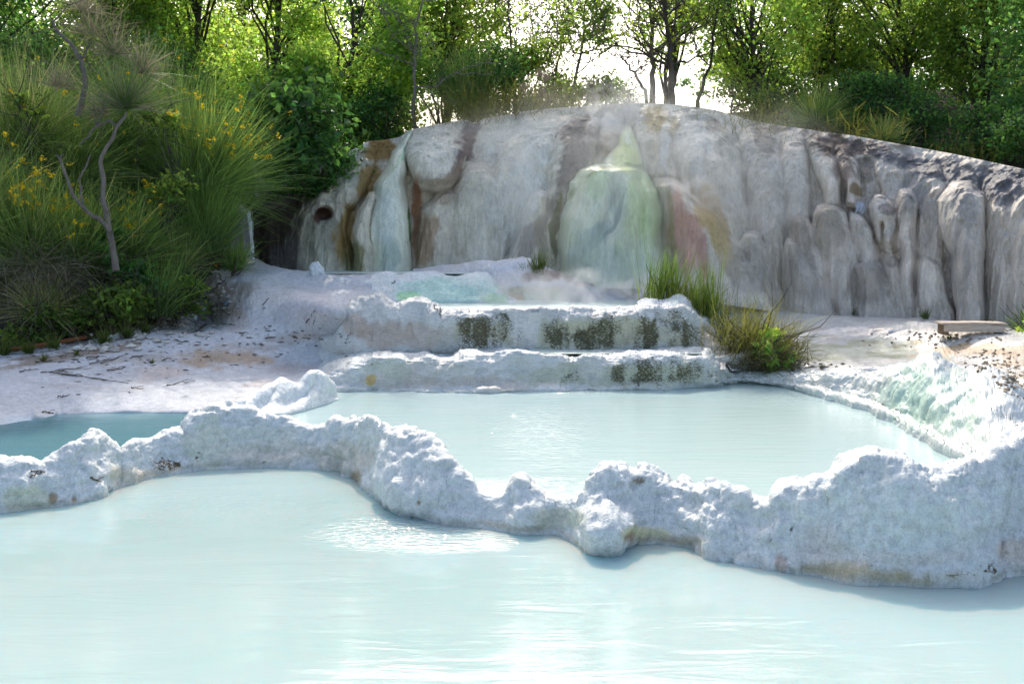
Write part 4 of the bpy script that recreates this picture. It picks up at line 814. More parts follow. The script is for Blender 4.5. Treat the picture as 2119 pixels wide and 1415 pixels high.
# ---- trees behind the cliff: rect is the crown's left,right,top,bottom where it stands
TREES = [
 ('leafy_tree', (-200, 120, -560, 170), 25, 11000, .10, 'd', 'shaded leafy tree at the top left corner above the grey broom'),
 ('leafy_tree', (60, 380, -540, 150), 25.5, 13000, .10, 'm', 'lime green tree behind the pale dead twigs in the upper left'),
 ('leafy_tree', (300, 560, -500, 250), 25.5, 14000, .10, 'l', 'backlit yellow green tree directly behind the largest flowering broom'),
 ('leafy_tree', (470, 700, -330, 270), 25, 11000, .10, 'l', 'twin trunked green tree right of the flowering broom, leaves glowing yellow'),
 ('leafy_tree', (600, 858, -130, 285), 23.0, 12000, .095, 'l', 'dense bright lime tree ending in a sharp edge beside the slim pale sapling'),
 ('leafy_tree', (520, 700, 20, 280), 27.5, 7000, .10, 'l', 'low bright tree filling the gap behind the broad leaved shrub'),
 ('leafy_tree', (300, 520, 20, 260), 28, 6000, .10, 'l', 'low bright tree glowing behind the top of the largest broom'),
 ('leafy_tree', (1300, 1470, -170, 90), 27, 1500, .10, 'l', 'sparse yellow green crown seen between the two bare trunks'),
 ('leafy_tree', (840, 1040, -170, 150), 26, 7500, .10, 'm', 'mid green tree behind the slim pale sapling, reaching to the sky gap'),
 ('leafy_tree', (1420, 1680, -120, 200), 25, 5200, .10, 'l', 'open yellow green tree just right of the bare trunks'),
 ('leafy_tree', (1590, 1820, -160, 200), 26, 6200, .10, 'm', 'airy green tree with dark thin limbs above the middle of the right slope'),
 ('leafy_tree', (1740, 1960, -180, 190), 25, 6800, .10, 'm', 'green tree with several straight dark trunks over the right slope'),
 ('leafy_tree', (1900, 2130, -190, 220), 23.5, 8500, .10, 'm', 'dense green tree in the upper right corner'),
 ('leafy_tree', (2060, 2330, -190, 330), 20.5, 9000, .10, 'd', 'dark leafy tree cut by the right edge of the photo'),
 ('leafy_tree', (-460, -120, -560, 260), 23, 9000, .11, 'd', 'dark tree outside the left edge above the bank'),
]
ML = {'l': M_leaf, 'm': M_leaf, 'd': M_leafd}
for i, (nm, rc, d, n, sz, k, lb) in enumerate(TREES):
    leafy(nm, rc, d, int(n * (1.8 if i < 8 else 1.3)), sz, ML[k], lb, 'tree', 1000 + i, 'trees behind the cliff', gap=.30, tint=(.8, 1.7) if k == 'l' else (.55, 1.25), tr=.10)
# second row, further back
BACK = [(-60, 200), (180, 420), (400, 640), (640, 860), (820, 1010), (1500, 1700), (1680, 1880), (1860, 2060), (2040, 2240)]
for i, (a, b) in enumerate(BACK):
    where = ['far left', 'left, behind the dead twigs', 'behind the big flowering broom', 'behind the bright lime tree', 'left of the sky gap', 'right of the bare trunks', 'above the middle of the right slope', 'above the right slope near the corner', 'in the far right corner'][i]
    leafy('leafy_tree', (a - 30, b + 30, -160, 235 if (i < 5 or i > 5) else 190), 31 + (i % 3), 9500 if i < 5 else 6500, .13, M_leafd if i % 2 else M_leaf, 'deeper green tree in the back row, ' + where, 'tree', 1100 + i, 'trees behind the cliff', gap=.34, tint=(.4, .95))
# bushes along the crest
BUSH = [((860, 1060, 70, 255), 23.6, 8000, .07, 'd', 'dark dense rounded bush behind the cliff, right of the slim pale sapling'),
 ((1030, 1120, 90, 235), 24.5, 1500, .09, 'l', 'thin leafy bush against the sky, leftmost in the sky gap'),
 ((1105, 1180, 80, 225), 24.8, 1400, .09, 'l', 'upright leafy bush against the sky beside the pale reed plumes'),
 ((1060, 1200, 170, 240), 23.5, 1800, .08, 'l', 'low sunlit bush under the saplings in the sky gap'),
 ((1190, 1268, 148, 222), 22.8, 1700, .075, 'm', 'small round dark green bush on a leaning stem by the steaming crest'),
 ((1270, 1330, 180, 225), 24.5, 500, .06, 'd', 'wispy low bush in the steam at the foot of the bare trunks'),
 ((1400, 1480, 165, 230), 23.6, 1300, .08, 'm', 'low leafy bush right of the foot of the dark bare trunk'),
 ((1470, 1560, 170, 250), 23.4, 1500, .08, 'l', 'yellow green bush at the crest where the right slope begins'),
 ((1550, 1650, 130, 262), 23.6, 2000, .085, 'm', 'loose bush on the crest left of the wild broom clump'),
 ((1640, 1780, 150, 272), 23.2, 2800, .08, 'd', 'dark bush on the crest below the airy green tree'),
 ((1750, 1880, 170, 300), 22.4, 2800, .08, 'd', 'dark shaded bush above the brown crusted part of the crest'),
 ((1840, 1980, 190, 320), 21.6, 3000, .08, 'd', 'dark bush on the descending crest left of the deepest shade'),
 ((1950, 2090, 200, 340), 20.8, 3200, .08, 'd', 'deeply shaded bush near the right end of the crest'),
 ((2050, 2220, 220, 365), 19.4, 3200, .08, 'd', 'dark bush at the right edge just above the cliff'),
 ((560, 700, 120, 300), 22.6, 3500, .08, 'd', 'dark green bush behind the broad leaved shrub'),
 ((740, 860, 190, 300), 22.4, 2600, .08, 'd', 'dark undergrowth bush at the foot of the bright lime tree'),
 ((1400, 1900, 90, 220), 29, 6000, .11, 'd', 'long dark thicket on the hill behind the right crest'),
 ((1800, 2200, 60, 260), 27, 6000, .11, 'd', 'deep shaded thicket on the hill in the upper right')]
for i, (rc, d, n, sz, k, lb) in enumerate(BUSH):
    leafy('leafy_bush', rc, d, n, sz, ML[k], lb, 'bush', 1200 + i, 'bushes along the cliff top', trunk=False, gap=.25, cl=.2, tint=(.4, 1.1), tr=.03)
# broad leaved shrub hanging over the left end of the cliff
leafy('broad_leaved_shrub', (510, 745, 200, 375), 19.4, 2300, .16, M_leafd, 'dark shrub with large drooping leaves overhanging the left end of the cliff', 'bush', 1301, trunk=False, gap=.5, cl=.32, tint=(.35, 1.1), tr=.04, depth=.5, base=(-5.0, 20.2, 3.4), up=.5)
leafy('broad_leaved_shrub', (520, 650, 320, 395), 18.9, 700, .17, M_leafd, 'lower hanging branch of large leaves above the dark earth hollow', 'bush', 1302, trunk=False, gap=.1, cl=.16, tint=(.35, 1.0), tr=.03, depth=.4, base=(-4.8, 19.9, 3.0), up=.5)

# ---- thin, almost bare trees in the sky gap
def bare(name, stem, d, seed, label, nb=16, blen=1.3, nleaf=300, tr=.07, bark=None, lsize=.09, leafm=None):
    rng = np.random.default_rng(seed); pts = np.array([PD(x, y, d) for x, y in stem]); t = np.linspace(0, len(pts) - 1, 14)
    P_ = np.stack([np.interp(t, np.arange(len(pts)), pts[:, k]) for k in range(3)], 1); P_[1:-1] += rng.normal(0, .025, (12, 3))
    P_[0, 2] = min(P_[0, 2], gz(P_[0, 0], P_[0, 1]) - .1)
    loc = P_[0].copy(); root = empty(name, loc); tag(root, label, 'tree', 'thin trees in the sky gap')
    rad = np.linspace(tr, tr * .3, 14); paths = [(P_ - loc, rad)]; tips = []
    for _ in range(nb):
        k = rng.integers(4, 14); a = rng.uniform(0, 2 * math.pi); L = blen * rng.uniform(.4, 1.1) * (1.2 - k / 20)
        e = P_[k] + np.array([math.cos(a), math.sin(a) * .6, rng.uniform(.3, 1.1)]) * L; p = wiggle(rng, P_[k], e, 7, .10, -.05); paths.append((p - loc, np.linspace(rad[k] * .45, .008, 7)))
        for _ in range(4):
            j = rng.integers(2, 7); e2 = p[j] + (p[6] - p[j - 1]) * .4 + rng.normal(0, .25, 3) * L; p2 = wiggle(rng, p[j], e2, 5, .12); paths.append((p2 - loc, np.linspace(.014, .005, 5))); tips.append(p2)
            for _ in range(2):
                j2 = rng.integers(1, 5); e3 = p2[j2] + rng.normal(0, .16, 3) * L + [0, 0, .08]; paths.append((wiggle(rng, p2[j2], e3, 4, .1) - loc, np.linspace(.008, .003, 4)))
    V, f = tubes_geo(paths, 5); raw_mesh('trunk', V, f, bark or M_bark, root)
    if nleaf:
        tp = np.concatenate(tips); c = tp[rng.integers(0, len(tp), max(4, nleaf // 9))]
        L_ = np.repeat(c, 9, 0) + rng.normal(0, .12, (len(c) * 9, 3)); V, f, col = leaf_geo(L_ - loc, lsize, rng); raw_mesh('crown', V, f, leafm or M_leaf, root, False, {'Col': col})
bare('sapling', [(858, 290), (858, 200), (858, 120), (868, 40), (872, -60)], 21.6, 1, 'slim pale sapling with a straight grey stem at the left end of the cliff top', 14, 1.4, 150, .045)
bare('thin_tree', [(1182, 225), (1190, 170), (1205, 100), (1212, 20), (1225, -80)], 23.6, 2, 'slender leaning tree with yellow green leaves in the middle of the sky gap', 34, 1.35, 2600, .045)
bare('thin_tree', [(1065, 230), (1062, 120), (1050, 40), (1060, -60)], 25, 3, 'thin leafless tree at the left side of the sky gap', 22, 1.5, 160, .04)
bare('thin_tree', [(1165, 220), (1150, 140), (1168, 60), (1150, -40)], 25.5, 4, 'leafless crooked tree between the leaning tree and the reed plumes', 26, 1.5, 300, .04)
bare('thin_tree', [(1108, 220), (1118, 140), (1100, 60), (1110, -20)], 25.8, 14, 'bare forked stem behind the pale reed plumes', 18, 1.2, 260, .03)
bare('bare_tree', [(1352, 225), (1350, 150), (1352, 90), (1345, 20), (1350, -80)], 24, 5, 'pale grey almost bare trunk right of the sky gap', 26, 1.9, 1300, .08)
bare('bare_tree', [(1390, 225), (1389, 150), (1386, 90), (1378, 20), (1372, -80)], 23.7, 6, 'dark thick almost bare trunk right of the pale one', 30, 2.0, 1700, .09, M_barkd)
bare('bare_tree', [(1342, 195), (1318, 160), (1300, 130), (1285, 115)], 23.9, 7, 'dead branch arching left into the sky from the pale trunk', 10, .8, 0, .045)
bare('bare_tree', [(1440, 230), (1470, 130), (1480, 40), (1500, -60)], 24.6, 8, 'thin dark stem leaning right behind the yellow green tree', 20, 1.4, 800, .05, M_barkd)
bare('leaning_stem', [(1200, 224), (1220, 212), (1240, 198), (1262, 180)], 22.6, 9, 'dark leaning stem under the small round bush by the steaming crest', 4, .4, 60, .05, M_barkd)

# ---- stems: brooms, grasses
def fan(rng, base, L, n, lean, spread, droop=.25, width=.008, brad=.15, depthf=.8, seg=5, upmin=-.2):
    """thin curved blades fanning out of a base; returns V,F,tips,t"""
    th = R(lean) + rng.normal(0, R(spread) * .42, n); ph = rng.normal(0, R(spread) * .42 * depthf, n)
    dirv = np.stack([np.sin(th), np.sin(ph), np.cos(th) * np.cos(ph)], 1); dirv[:, 2] = np.maximum(dirv[:, 2], upmin); dirv /= np.linalg.norm(dirv, axis=1, keepdims=True)
    ll = L * rng.uniform(.45, 1.05, n); b0 = base + rng.normal(0, 1, (n, 3)) * np.array([brad, brad * .7, brad * .35]); b0 += dirv * (rng.uniform(0, .35, n) * ll * .5)[:, None]
    t = np.linspace(0, 1, seg)[None, :, None]; bend = rng.normal(0, .10, (n, 3)); 
    Pp = b0[:, None] + dirv[:, None] * t * ll[:, None, None] + (bend[:, None] * t ** 2 + np.array([0, 0, -1]) * droop * t ** 2.2 * (1 - dirv[:, None, 2:3] * .7)) * ll[:, None, None]
    side = np.cross(dirv, rng.normal(0, 1, (n, 3))); side /= np.linalg.norm(side, axis=1, keepdims=True)
    wv = (width * rng.uniform(.6, 1.3, n))[:, None, None] * (1 - .8 * t ** 1.5)
    A = Pp - side[:, None] * wv * .5; B = Pp + side[:, None] * wv * .5
    V = np.stack([A, B], 2).reshape(n, seg * 2, 3)
    j = np.arange(seg - 1) * 2; f = np.stack([j, j + 1, j + 3, j + 2], 1)
    F_ = (f[None] + (np.arange(n) * seg * 2)[:, None, None]).reshape(-1, 4)
    return V.reshape(-1, 3), F_, Pp, np.repeat(np.linspace(0, 1, seg)[None], n, 0)
def stems(name, base_px, d, Lpx, n, lean, spread, label, cat, seed, mat=None, flowers=0, tip=(1.25, 1.15, .8), root_=(.8, .75, .8), dry=0.0, fpos=(.5, 1.0), group=None, width=.009, droop=.22, brad=None, onground=False, parts=('stems', 'flowers'), depthf=.8, fsel=None):
    rng = np.random.default_rng(seed)
    b = hit(*base_px) if onground else PD(base_px[0], base_px[1], d)
    if b is None: b = PD(base_px[0], base_px[1], d)
    d = b[1]; L = Lpx * d / F
    root = empty(name, b); tag(root, label, cat, group)
    V, f, Pp, tt = fan(rng, np.zeros(3), L, n, lean, spread, droop, width, L * .10 if brad is None else brad, depthf)
    g = rng.uniform(.55, 1.4, n)[:, None, None]
    c = (np.array(root_) * (1 - tt[..., None]) + np.array(tip) * tt[..., None]) * g
    if dry > 0:
        m = (rng.uniform(0, 1, n) < dry)[:, None, None]; c = np.where(m, np.array([2.6, 1.5, 2.2]) * g * .9, c)
    c = np.repeat(c, 2, 1).reshape(-1, 3)
    raw_mesh(parts[0], V, f, mat or M_stem, root, False, {'Col': np.clip(c, .02, 4)})
    if flowers:
        sel = rng.integers(0, n, flowers * 3); P0 = Pp[sel, rng.integers(3, 5, flowers * 3)]
        if fsel is not None:   # flowers where the photo shows them
            q = P0 + b; qx, qy = proj(q); ok = np.zeros(len(q), bool)
            for (x, y, r) in fsel: ok |= np.hypot(qx - x, qy - y) < r
            P0 = P0[ok][:flowers]
        else: P0 = P0[:flowers]
        if len(P0):
            m = 7; cc = np.repeat(P0, m, 0) + rng.normal(0, .022, (len(P0) * m, 3)); V, f, col = leaf_geo(cc, .045, rng, tint=(.8, 1.3), up=0, huevar=.06)
            o = raw_mesh(parts[1], V, f, M_flower, root, False, {'Col': col}); o['kind'] = 'stuff'
    # a few woody stems in the base
    pp = [(wiggle(rng, rng.normal(0, .03, 3) - [0, 0, L * .12], Pp[i, 3], 5, .08), np.linspace(.012, .004, 5) * (1 if L > .5 else .3)) for i in rng.integers(0, n, 7)]
    V, f = tubes_geo(pp, 4); raw_mesh('woody_base', V, f, M_twig, root)
    return root
BR = [((415, 410), 17.6, 215, 2600, 22, 66, 'largest broom, bright green with yellow flowers along its right edge, beside the cliff', 150, [(410, 235, 60), (480, 270, 60), (540, 290, 40), (500, 160, 60), (440, 130, 50), (380, 240, 40), (430, 290, 40)], 0),
 ((345, 420), 18.2, 290, 2200, 4, 48, 'tall upright green broom behind the largest flowering one', 40, None, 0),
 ((425, 520), 17.2, 165, 1700, 8, 42, 'grassy bright green broom hanging beside the white waterfall trickle', 0, None, 0),
 ((482, 560), 17.4, 75, 420, 12, 60, 'little feathery broom just left of the white waterfall trickle', 3, None, 0),
 ((325, 655), 16.0, 135, 480, 12, 46, 'yellow green vase shaped broom above the pale rubble', 0, None, 0),
 ((60, 540), 15.6, 210, 2000, -8, 80, 'broom at the left edge covered in a dense patch of yellow flowers', 170, [(50, 350, 45), (20, 300, 40), (60, 390, 40), (130, 430, 30)], .1),
 ((265, 545), 16.4, 165, 1500, 10, 66, 'low broom with yellow flowers right of the forked grey stem', 80, [(295, 420, 45), (260, 460, 40), (315, 400, 30)], .05),
 ((45, 320), 17.0, 230, 1900, 4, 80, 'grey green broom at the upper left edge', 14, None, .35),
 ((165, 560), 15.9, 190, 1900, 0, 80, 'deep green broom between the left edge and the forked grey stem', 50, [(130, 450, 50), (120, 340, 40), (160, 420, 40)], .1),
 ((150, 380), 17.2, 200, 1500, 0, 90, 'shaded broom in the middle of the bank behind the dead stems', 20, None, .1),
 ((-60, 480), 15.6, 240, 1500, 5, 90, 'broom half outside the left edge', 14, None, .2),
 ((250, 300), 17.9, 190, 1500, 10, 90, 'green broom behind the pale dead twigs', 20, None, .1),
 ((370, 560), 16.9, 110, 800, 0, 80, 'dark green broom under the largest one, brown at its foot', 4, None, .35),
 ((90, 650), 15.2, 120, 900, 10, 110, 'tangled brown and green broom low at the left edge', 0, None, .75),
 ((1690, 262), 22.0, 100, 800, -10, 90, 'wild green broom clump on the crest below the airy green tree', 0, None, .15),
 ((1830, 298), 21.2, 70, 450, 0, 90, 'small shaded broom on the crest right of the wild clump', 0, None, .3),
 ((985, 252), 23.0, 150, 1300, -6, 46, 'tall dark broom behind the left part of the cliff top', 0, None, .25)]
for i, (bp, d, L, n, le, spd, lb, fl, fs, dry) in enumerate(BR):
    stems('broom_bush', bp, d, L, n, le, spd, lb, 'broom shrub', 2000 + i, flowers=fl, fsel=fs, dry=dry, group='broom shrubs', width=.011 if i not in (4,) else .013)
# dead broom: forked trunk with puffs of pale twigs
rng = np.random.default_rng(77)
def path_px(pts, d, r0, r1, n=24):
    q = np.array([PD(x, y, d) for x, y in pts]); t = np.linspace(0, len(q) - 1, n)
    P_ = np.stack([np.interp(t, np.arange(len(q)), q[:, k]) for k in range(3)], 1)
    for k in range(3): P_[1:-1, k] = (P_[:-2, k] + P_[1:-1, k] * 2 + P_[2:, k]) / 4
    P_[1:-1] += rng.normal(0, .006, (n - 2, 3)); return (P_, np.linspace(r0, r1, n) * rng.uniform(.88, 1.12, n))
dead = empty('dead_broom', PD(236, 540, 15.2)); tag(dead, 'dead broom with a twisting forked grey trunk and puffs of pale bare twigs', 'dead shrub')
dl = np.array(dead.location)
pp = [path_px([(240, 560), (234, 510), (224, 470), (222, 440), (212, 410), (214, 370), (207, 335), (216, 312), (232, 290), (242, 262), (264, 232)], 15.2, .05, .02),
      path_px([(230, 480), (208, 455), (180, 438), (155, 410), (142, 380), (132, 350), (122, 325)], 15.15, .036, .018), path_px([(122, 325), (118, 320)], 15.15, .018, .006), path_px([(124, 327), (133, 319)], 15.15, .016, .006),
      path_px([(172, 422), (168, 395), (163, 372), (178, 345), (188, 320)], 15.15, .02, .012), path_px([(222, 440), (212, 425), (205, 410)], 15.1, .018, .007),
      path_px([(242, 262), (225, 250), (200, 262), (180, 285), (165, 300)], 15.3, .018, .014), path_px([(200, 262), (196, 235), (192, 215)], 15.3, .012, .004), path_px([(200, 262), (215, 225), (222, 190)], 15.35, .016, .01),
      path_px([(160, 240), (172, 200), (178, 170), (168, 125), (152, 95), (118, 66), (108, 45)], 15.6, .05, .02), path_px([(108, 48), (125, 30), (140, 12), (172, 0)], 15.6, .014, .006), path_px([(168, 125), (180, 100), (190, 88)], 15.6, .02, .01),
      path_px([(118, 66), (112, 50), (106, 40)], 15.6, .015, .005)]
V, f = tubes_geo([(a - dl, b) for a, b in pp], 8); raw_mesh('trunk', V, f, M_bark, dead)
for k, (x, y, L, n, le, s_, dd, dry) in enumerate([(262, 225, 125, 600, 0, 110, 15.4, .4), (235, 110, 100, 260, 10, 150, 15.9, .7), (190, 70, 90, 150, -20, 130, 15.8, .9), (290, 150, 95, 260, 30, 120, 15.8, .8), (170, 20, 90, 130, 10, 120, 15.9, 1), (215, 235, 70, 160, -50, 120, 15.5, .9), (120, 180, 70, 160, 10, 120, 15.7, 1)]):
    V, f, Pp, tt = fan(rng, PD(x, y, dd) - dl, L * dd / F, n, le, s_, .12, .008, .06, .8, 5, -.9)
    g = rng.uniform(.6, 1.3, n)[:, None, None]; isd = (rng.uniform(0, 1, n) < dry)[:, None, None]
    c = np.where(isd, np.array([1.05, 1.0, 1.05]) * g, np.array([.35, .75, .22]) * g) * np.ones((n, 5, 1)); c = np.repeat(c, 2, 1).reshape(-1, 3)
    raw_mesh('twig_puff', V, f, M_dry, dead, False, {'Col': c})
rng = np.random.default_rng(78)
V, f, Pp, tt = fan(rng, np.zeros(3), .95, 420, 30, 200, .5, .009, .3, .9, 6, -.5)
o = empty('bramble', PD(80, 560, 14.9)); tag(o, 'tangle of arching bare brown stems low on the bank at the left edge', 'shrub')
raw_mesh('stems', V, f, M_dry, o, False, {'Col': np.ones((len(V), 3)) * np.repeat(rng.uniform(.35, .9, 420), 12)[:, None] * np.array([.9, .85, .85])})
# dark leafy fill on the bank
FILL = [((-120, 160, 330, 640), 17.6, 4500, 'dark leafy thicket behind the brooms at the left edge'), ((120, 380, 330, 620), 18.6, 4500, 'dark leafy thicket in the middle of the bank'), ((300, 500, 300, 520), 19.4, 3500, 'dark thicket right behind the grassy broom'),
        ((-120, 200, 60, 340), 19.8, 5000, 'dark thicket above the brooms at the upper left'), ((150, 460, 80, 340), 20.6, 6000, 'deep green thicket behind the dead twigs')]
for i, (rc, d, n, lb) in enumerate(FILL):
    leafy('thicket', rc, d, n, .085, M_leafd, lb, 'thicket', 1400 + i, 'thickets on the bank', trunk=False, gap=.05, cl=.25, tint=(.35, .9), depth=.35, tr=.03)
WEED = [((-20, 100, 610, 725), 15.0, 1500, .07, 'm', 'leafy green weeds at the left edge above the rusty strip'), ((80, 190, 620, 715), 15.2, 1300, .07, 'm', 'dark leafy weeds beside the left edge'), ((170, 285, 600, 710), 15.4, 1700, .075, 'm', 'bright leafy weed clump at the end of the rusty strip'),
        ((225, 300, 540, 640), 16.0, 1000, .08, 'd', 'dark nettle clump under the yellow green vase shaped broom'), ((300, 375, 205, 270), 16.9, 260, .08, 'm', 'bramble sprig with light green leaves between the broom flowers'), ((290, 375, 335, 395), 16.6, 320, .085, 'm', 'trailing sprig of light green leaves below the largest broom'),
        ((40, 90, 165, 215), 16.2, 140, .08, 'm', 'small light green sprig at the upper left edge'), ((180, 240, 470, 560), 15.9, 700, .07, 'd', 'dark leaves around the foot of the forked grey trunk'), ((335, 390, 560, 690), 16.4, 900, .06, 'm', 'narrow leafy clump at the edge of the pale rubble'), ((560, 720, 290, 400), 20.0, 1400, .12, 'd', 'shaded leaves above the brown hole in the cliff')]
for i, (rc, d, n, sz, k, lb) in enumerate(WEED):
    leafy('weeds' if i < 4 else 'leafy_sprig', rc, d, n, sz, ML[k], lb, 'weeds' if i < 4 else 'sprig', 1500 + i, trunk=False, gap=.1, cl=.11, tint=(.45, 1.2), tr=.012, elong=1.4)
GT = [((10, 735), 45, 150, 'grass tuft at the left edge beside the rusty strip'), ((60, 732), 40, 120, 'grass tuft on the near side of the rusty strip'), ((110, 725), 45, 130, 'grass tuft standing behind the rusty strip'), ((215, 712), 42, 140, 'grass tuft at the foot of the bright weed clump'), ((262, 700), 42, 140, 'grass tuft right of the bright weed clump'), ((300, 690), 38, 120, 'grass tuft at the edge of the pale rubble'),
      ((375, 640), 60, 180, 'upright grass on top of the pale rubble'), ((315, 752), 16, 18, 'tiny lone tuft on the open white ground'), ((90, 748), 20, 40, 'short tuft in front of the rusty strip'), ((160, 735), 18, 40, 'short tuft in front of the end of the rusty strip'),
      ((1765, 652), 16, 40, 'tiny tuft at the cliff foot left of the bulging mound'), ((1915, 660), 26, 110, 'misty grass tuft at the cliff foot behind the long bench'), ((1965, 702), 18, 36, 'small brown tuft in front of the bench'), ((1505, 650), 14, 30, 'small tuft by the cliff foot behind the big dry bush'), ((1640, 768), 14, 26, 'tiny tuft behind the rim right of the big dry bush'), ((1700, 762), 12, 24, 'tiny dry tuft on the stream bed behind the rim')]
for i, (bp, L, n, lb) in enumerate(GT):
    stems('grass_tuft', bp, 15, L, n, 0, 60, lb, 'grass tuft', 2100 + i, mat=M_grass, onground=True, width=.009, tip=(.8, .8, .6), root_=(.45, .6, .4), group='grass tufts', parts=('blades', 'x'))
stems('grass_tuft', (1112, 580), 17.75, 60, 150, 4, 30, 'fresh green grass tuft on top of the pale mound, larger of the pair', 'grass tuft', 2130, mat=M_grass, tip=(.7, .8, .4), root_=(.5, .6, .3), parts=('blades', 'x'), droop=.1, width=.012)
stems('grass_tuft', (1090, 575), 17.8, 34, 80, -22, 45, 'smaller grass tuft on the left of the pair on the pale mound', 'grass tuft', 2131, mat=M_grass, tip=(.6, .75, .4), root_=(.5, .6, .3), parts=('blades', 'x'), droop=.1, width=.011)
stems('tall_grass', (1372, 628), 15.6, 110, 190, 6, 22, 'tall upright green rushes at the left of the grass clump by the cascade', 'tall grass', 2140, mat=M_grass, tip=(.9, 1.25, .6), root_=(.7, .85, .4), parts=('blades', 'x'), droop=.12, width=.014, brad=.16, group='tall grasses by the cascade')
stems('tall_grass', (1420, 640), 15.7, 80, 320, 8, 70, 'feathery yellow green grass between the two clumps of rushes', 'tall grass', 2141, mat=M_grass, tip=(1.1, .95, .6), root_=(.8, .8, .4), parts=('blades', 'x'), droop=.25, width=.009, brad=.25, group='tall grasses by the cascade')
stems('tall_grass', (1460, 665), 15.4, 120, 170, -4, 18, 'second clump of tall upright green rushes above the crusted shoulder', 'tall grass', 2142, mat=M_grass, tip=(.95, 1.25, .6), root_=(.7, .85, .4), parts=('blades', 'x'), droop=.12, width=.013, brad=.14, group='tall grasses by the cascade')
stems('tall_grass', (1490, 690), 15.2, 80, 320, 20, 80, 'low sunlit grass spilling over the crusted shoulder', 'tall grass', 2143, mat=M_grass, tip=(1.0, .95, .7), root_=(.6, .65, .35), parts=('blades', 'x'), droop=.3, width=.009, brad=.25, group='tall grasses by the cascade')
stems('grass_bush', (1552, 742), 14.4, 140, 1100, 16, 70, 'big arching bush of dry and green grass beside the cascade', 'grass bush', 2144, mat=M_grass, tip=(1.3, 1.1, .9), root_=(.55, .5, .35), parts=('blades', 'x'), droop=.55, width=.009, brad=.28)
stems('grass_bush', (1575, 755), 14.2, 105, 700, 30, 95, 'lower brown part of the arching grass, drooping towards the stream', 'grass bush', 2145, mat=M_dry, tip=(.8, .75, .5), root_=(.3, .25, .2), parts=('blades', 'x'), droop=.8, width=.008, brad=.25)
leafy('leafy_plant', (1535, 1600, 668, 735), 14.3, 420, .10, M_leaf, 'bright green leafy plant growing in the side of the arching grass bush', 'plant', 1601, trunk=False, gap=0, cl=.07, tint=(1.0, 2.0), tr=.01, elong=1.7, base=(3.5, 14.4, .5))
leafy('leafy_plant', (2088, 2170, 655, 735), 14.4, 700, .08, M_leaf, 'yellow green plant with reddish tips at the right edge of the photo', 'plant', 1602, trunk=False, gap=0, cl=.09, tint=(.8, 1.9), tr=.01, elong=1.6, base=(7.6, 14.5, .75))
stems('tall_grass', (2150, 705), 15, 90, 220, -28, 50, 'green blades leaning left above the plant at the right edge', 'tall grass', 2150, mat=M_grass, tip=(.5, .8, .4), root_=(.5, .6, .3), parts=('blades', 'x'), width=.014)
stems('grass_bush', (2105, 740), 14.2, 50, 300, 0, 90, 'brown dry grass at the foot of the plant at the right edge', 'grass bush', 2151, mat=M_dry, tip=(.8, .65, .4), root_=(.4, .35, .2), parts=('blades', 'x'), width=.009)
# golden grass and reeds on the crest
CG = [((900, 256), 40, 'dry grass on the crest just right of the slim pale sapling'), ((960, 250), 45, 'green and dry grass on the crest under the dark round bush'), ((1020, 242), 55, 'golden grass on the crest left of the reed plumes'), ((1060, 237), 55, 'golden grass behind the highest left part of the crest'), ((1100, 232), 60, 'golden grass at the foot of the reed plumes'), ((1150, 226), 40, 'sunlit grass on the crest in the sky gap'), ((1240, 220), 26, 'low grass at the left of the steaming crest'), ((1300, 216), 24, 'low grass behind the steam on the crest'), ((1440, 226), 30, 'low grass right of the bare trunks'), ((1560, 255), 36, 'brownish grass on the crest left of the wild broom'), ((1780, 285), 36, 'shaded grass on the crest above the brown crust'), ((2000, 330), 30, 'shaded grass near the right end of the crest')]
for i, (bp, L, lb) in enumerate(CG):
    stems('crest_grass', bp, 21.4 if bp[0] < 1500 else 19.8, L, 260, 0, 70, lb, 'grass', 2200 + i, mat=M_grass, tip=(1.2, .95, .7), root_=(.6, .55, .3), parts=('blades', 'x'), brad=.5, width=.010, group='grasses along the crest', depthf=.3)
for i, (x, y0, y1, lb) in enumerate([(1128, 228, 155, 'tallest pale reed plume above the golden grass'), (1084, 232, 178, 'pale reed plume left of the tallest one'), (1120, 230, 192, 'shorter pale reed plume below the tallest one'), (1133, 228, 205, 'shortest reed plume at the right of the group'), (1116, 228, 145, 'thin faded reed plume behind the tallest one')]):
    rng = np.random.default_rng(600 + i); a = PD(x - 3, y0, 21.6); b = PD(x, y1, 21.6); root = empty('reed', a); tag(root, lb, 'reed', 'reeds with pale plumes')
    V, f = tubes_geo([(wiggle(rng, [0, 0, -.1], b - a, 6, .03), np.full(6, .006))], 5); raw_mesh('stem', V, f, M_dry, root, True, {'Col': np.ones((len(V), 3)) * .8})
    V, f, _, _ = fan(rng, (b - a) * .82, .22, 130, 14, 40, .4, .008, .03, .8, 4); raw_mesh('plume', V, f, M_plumes, root, False)

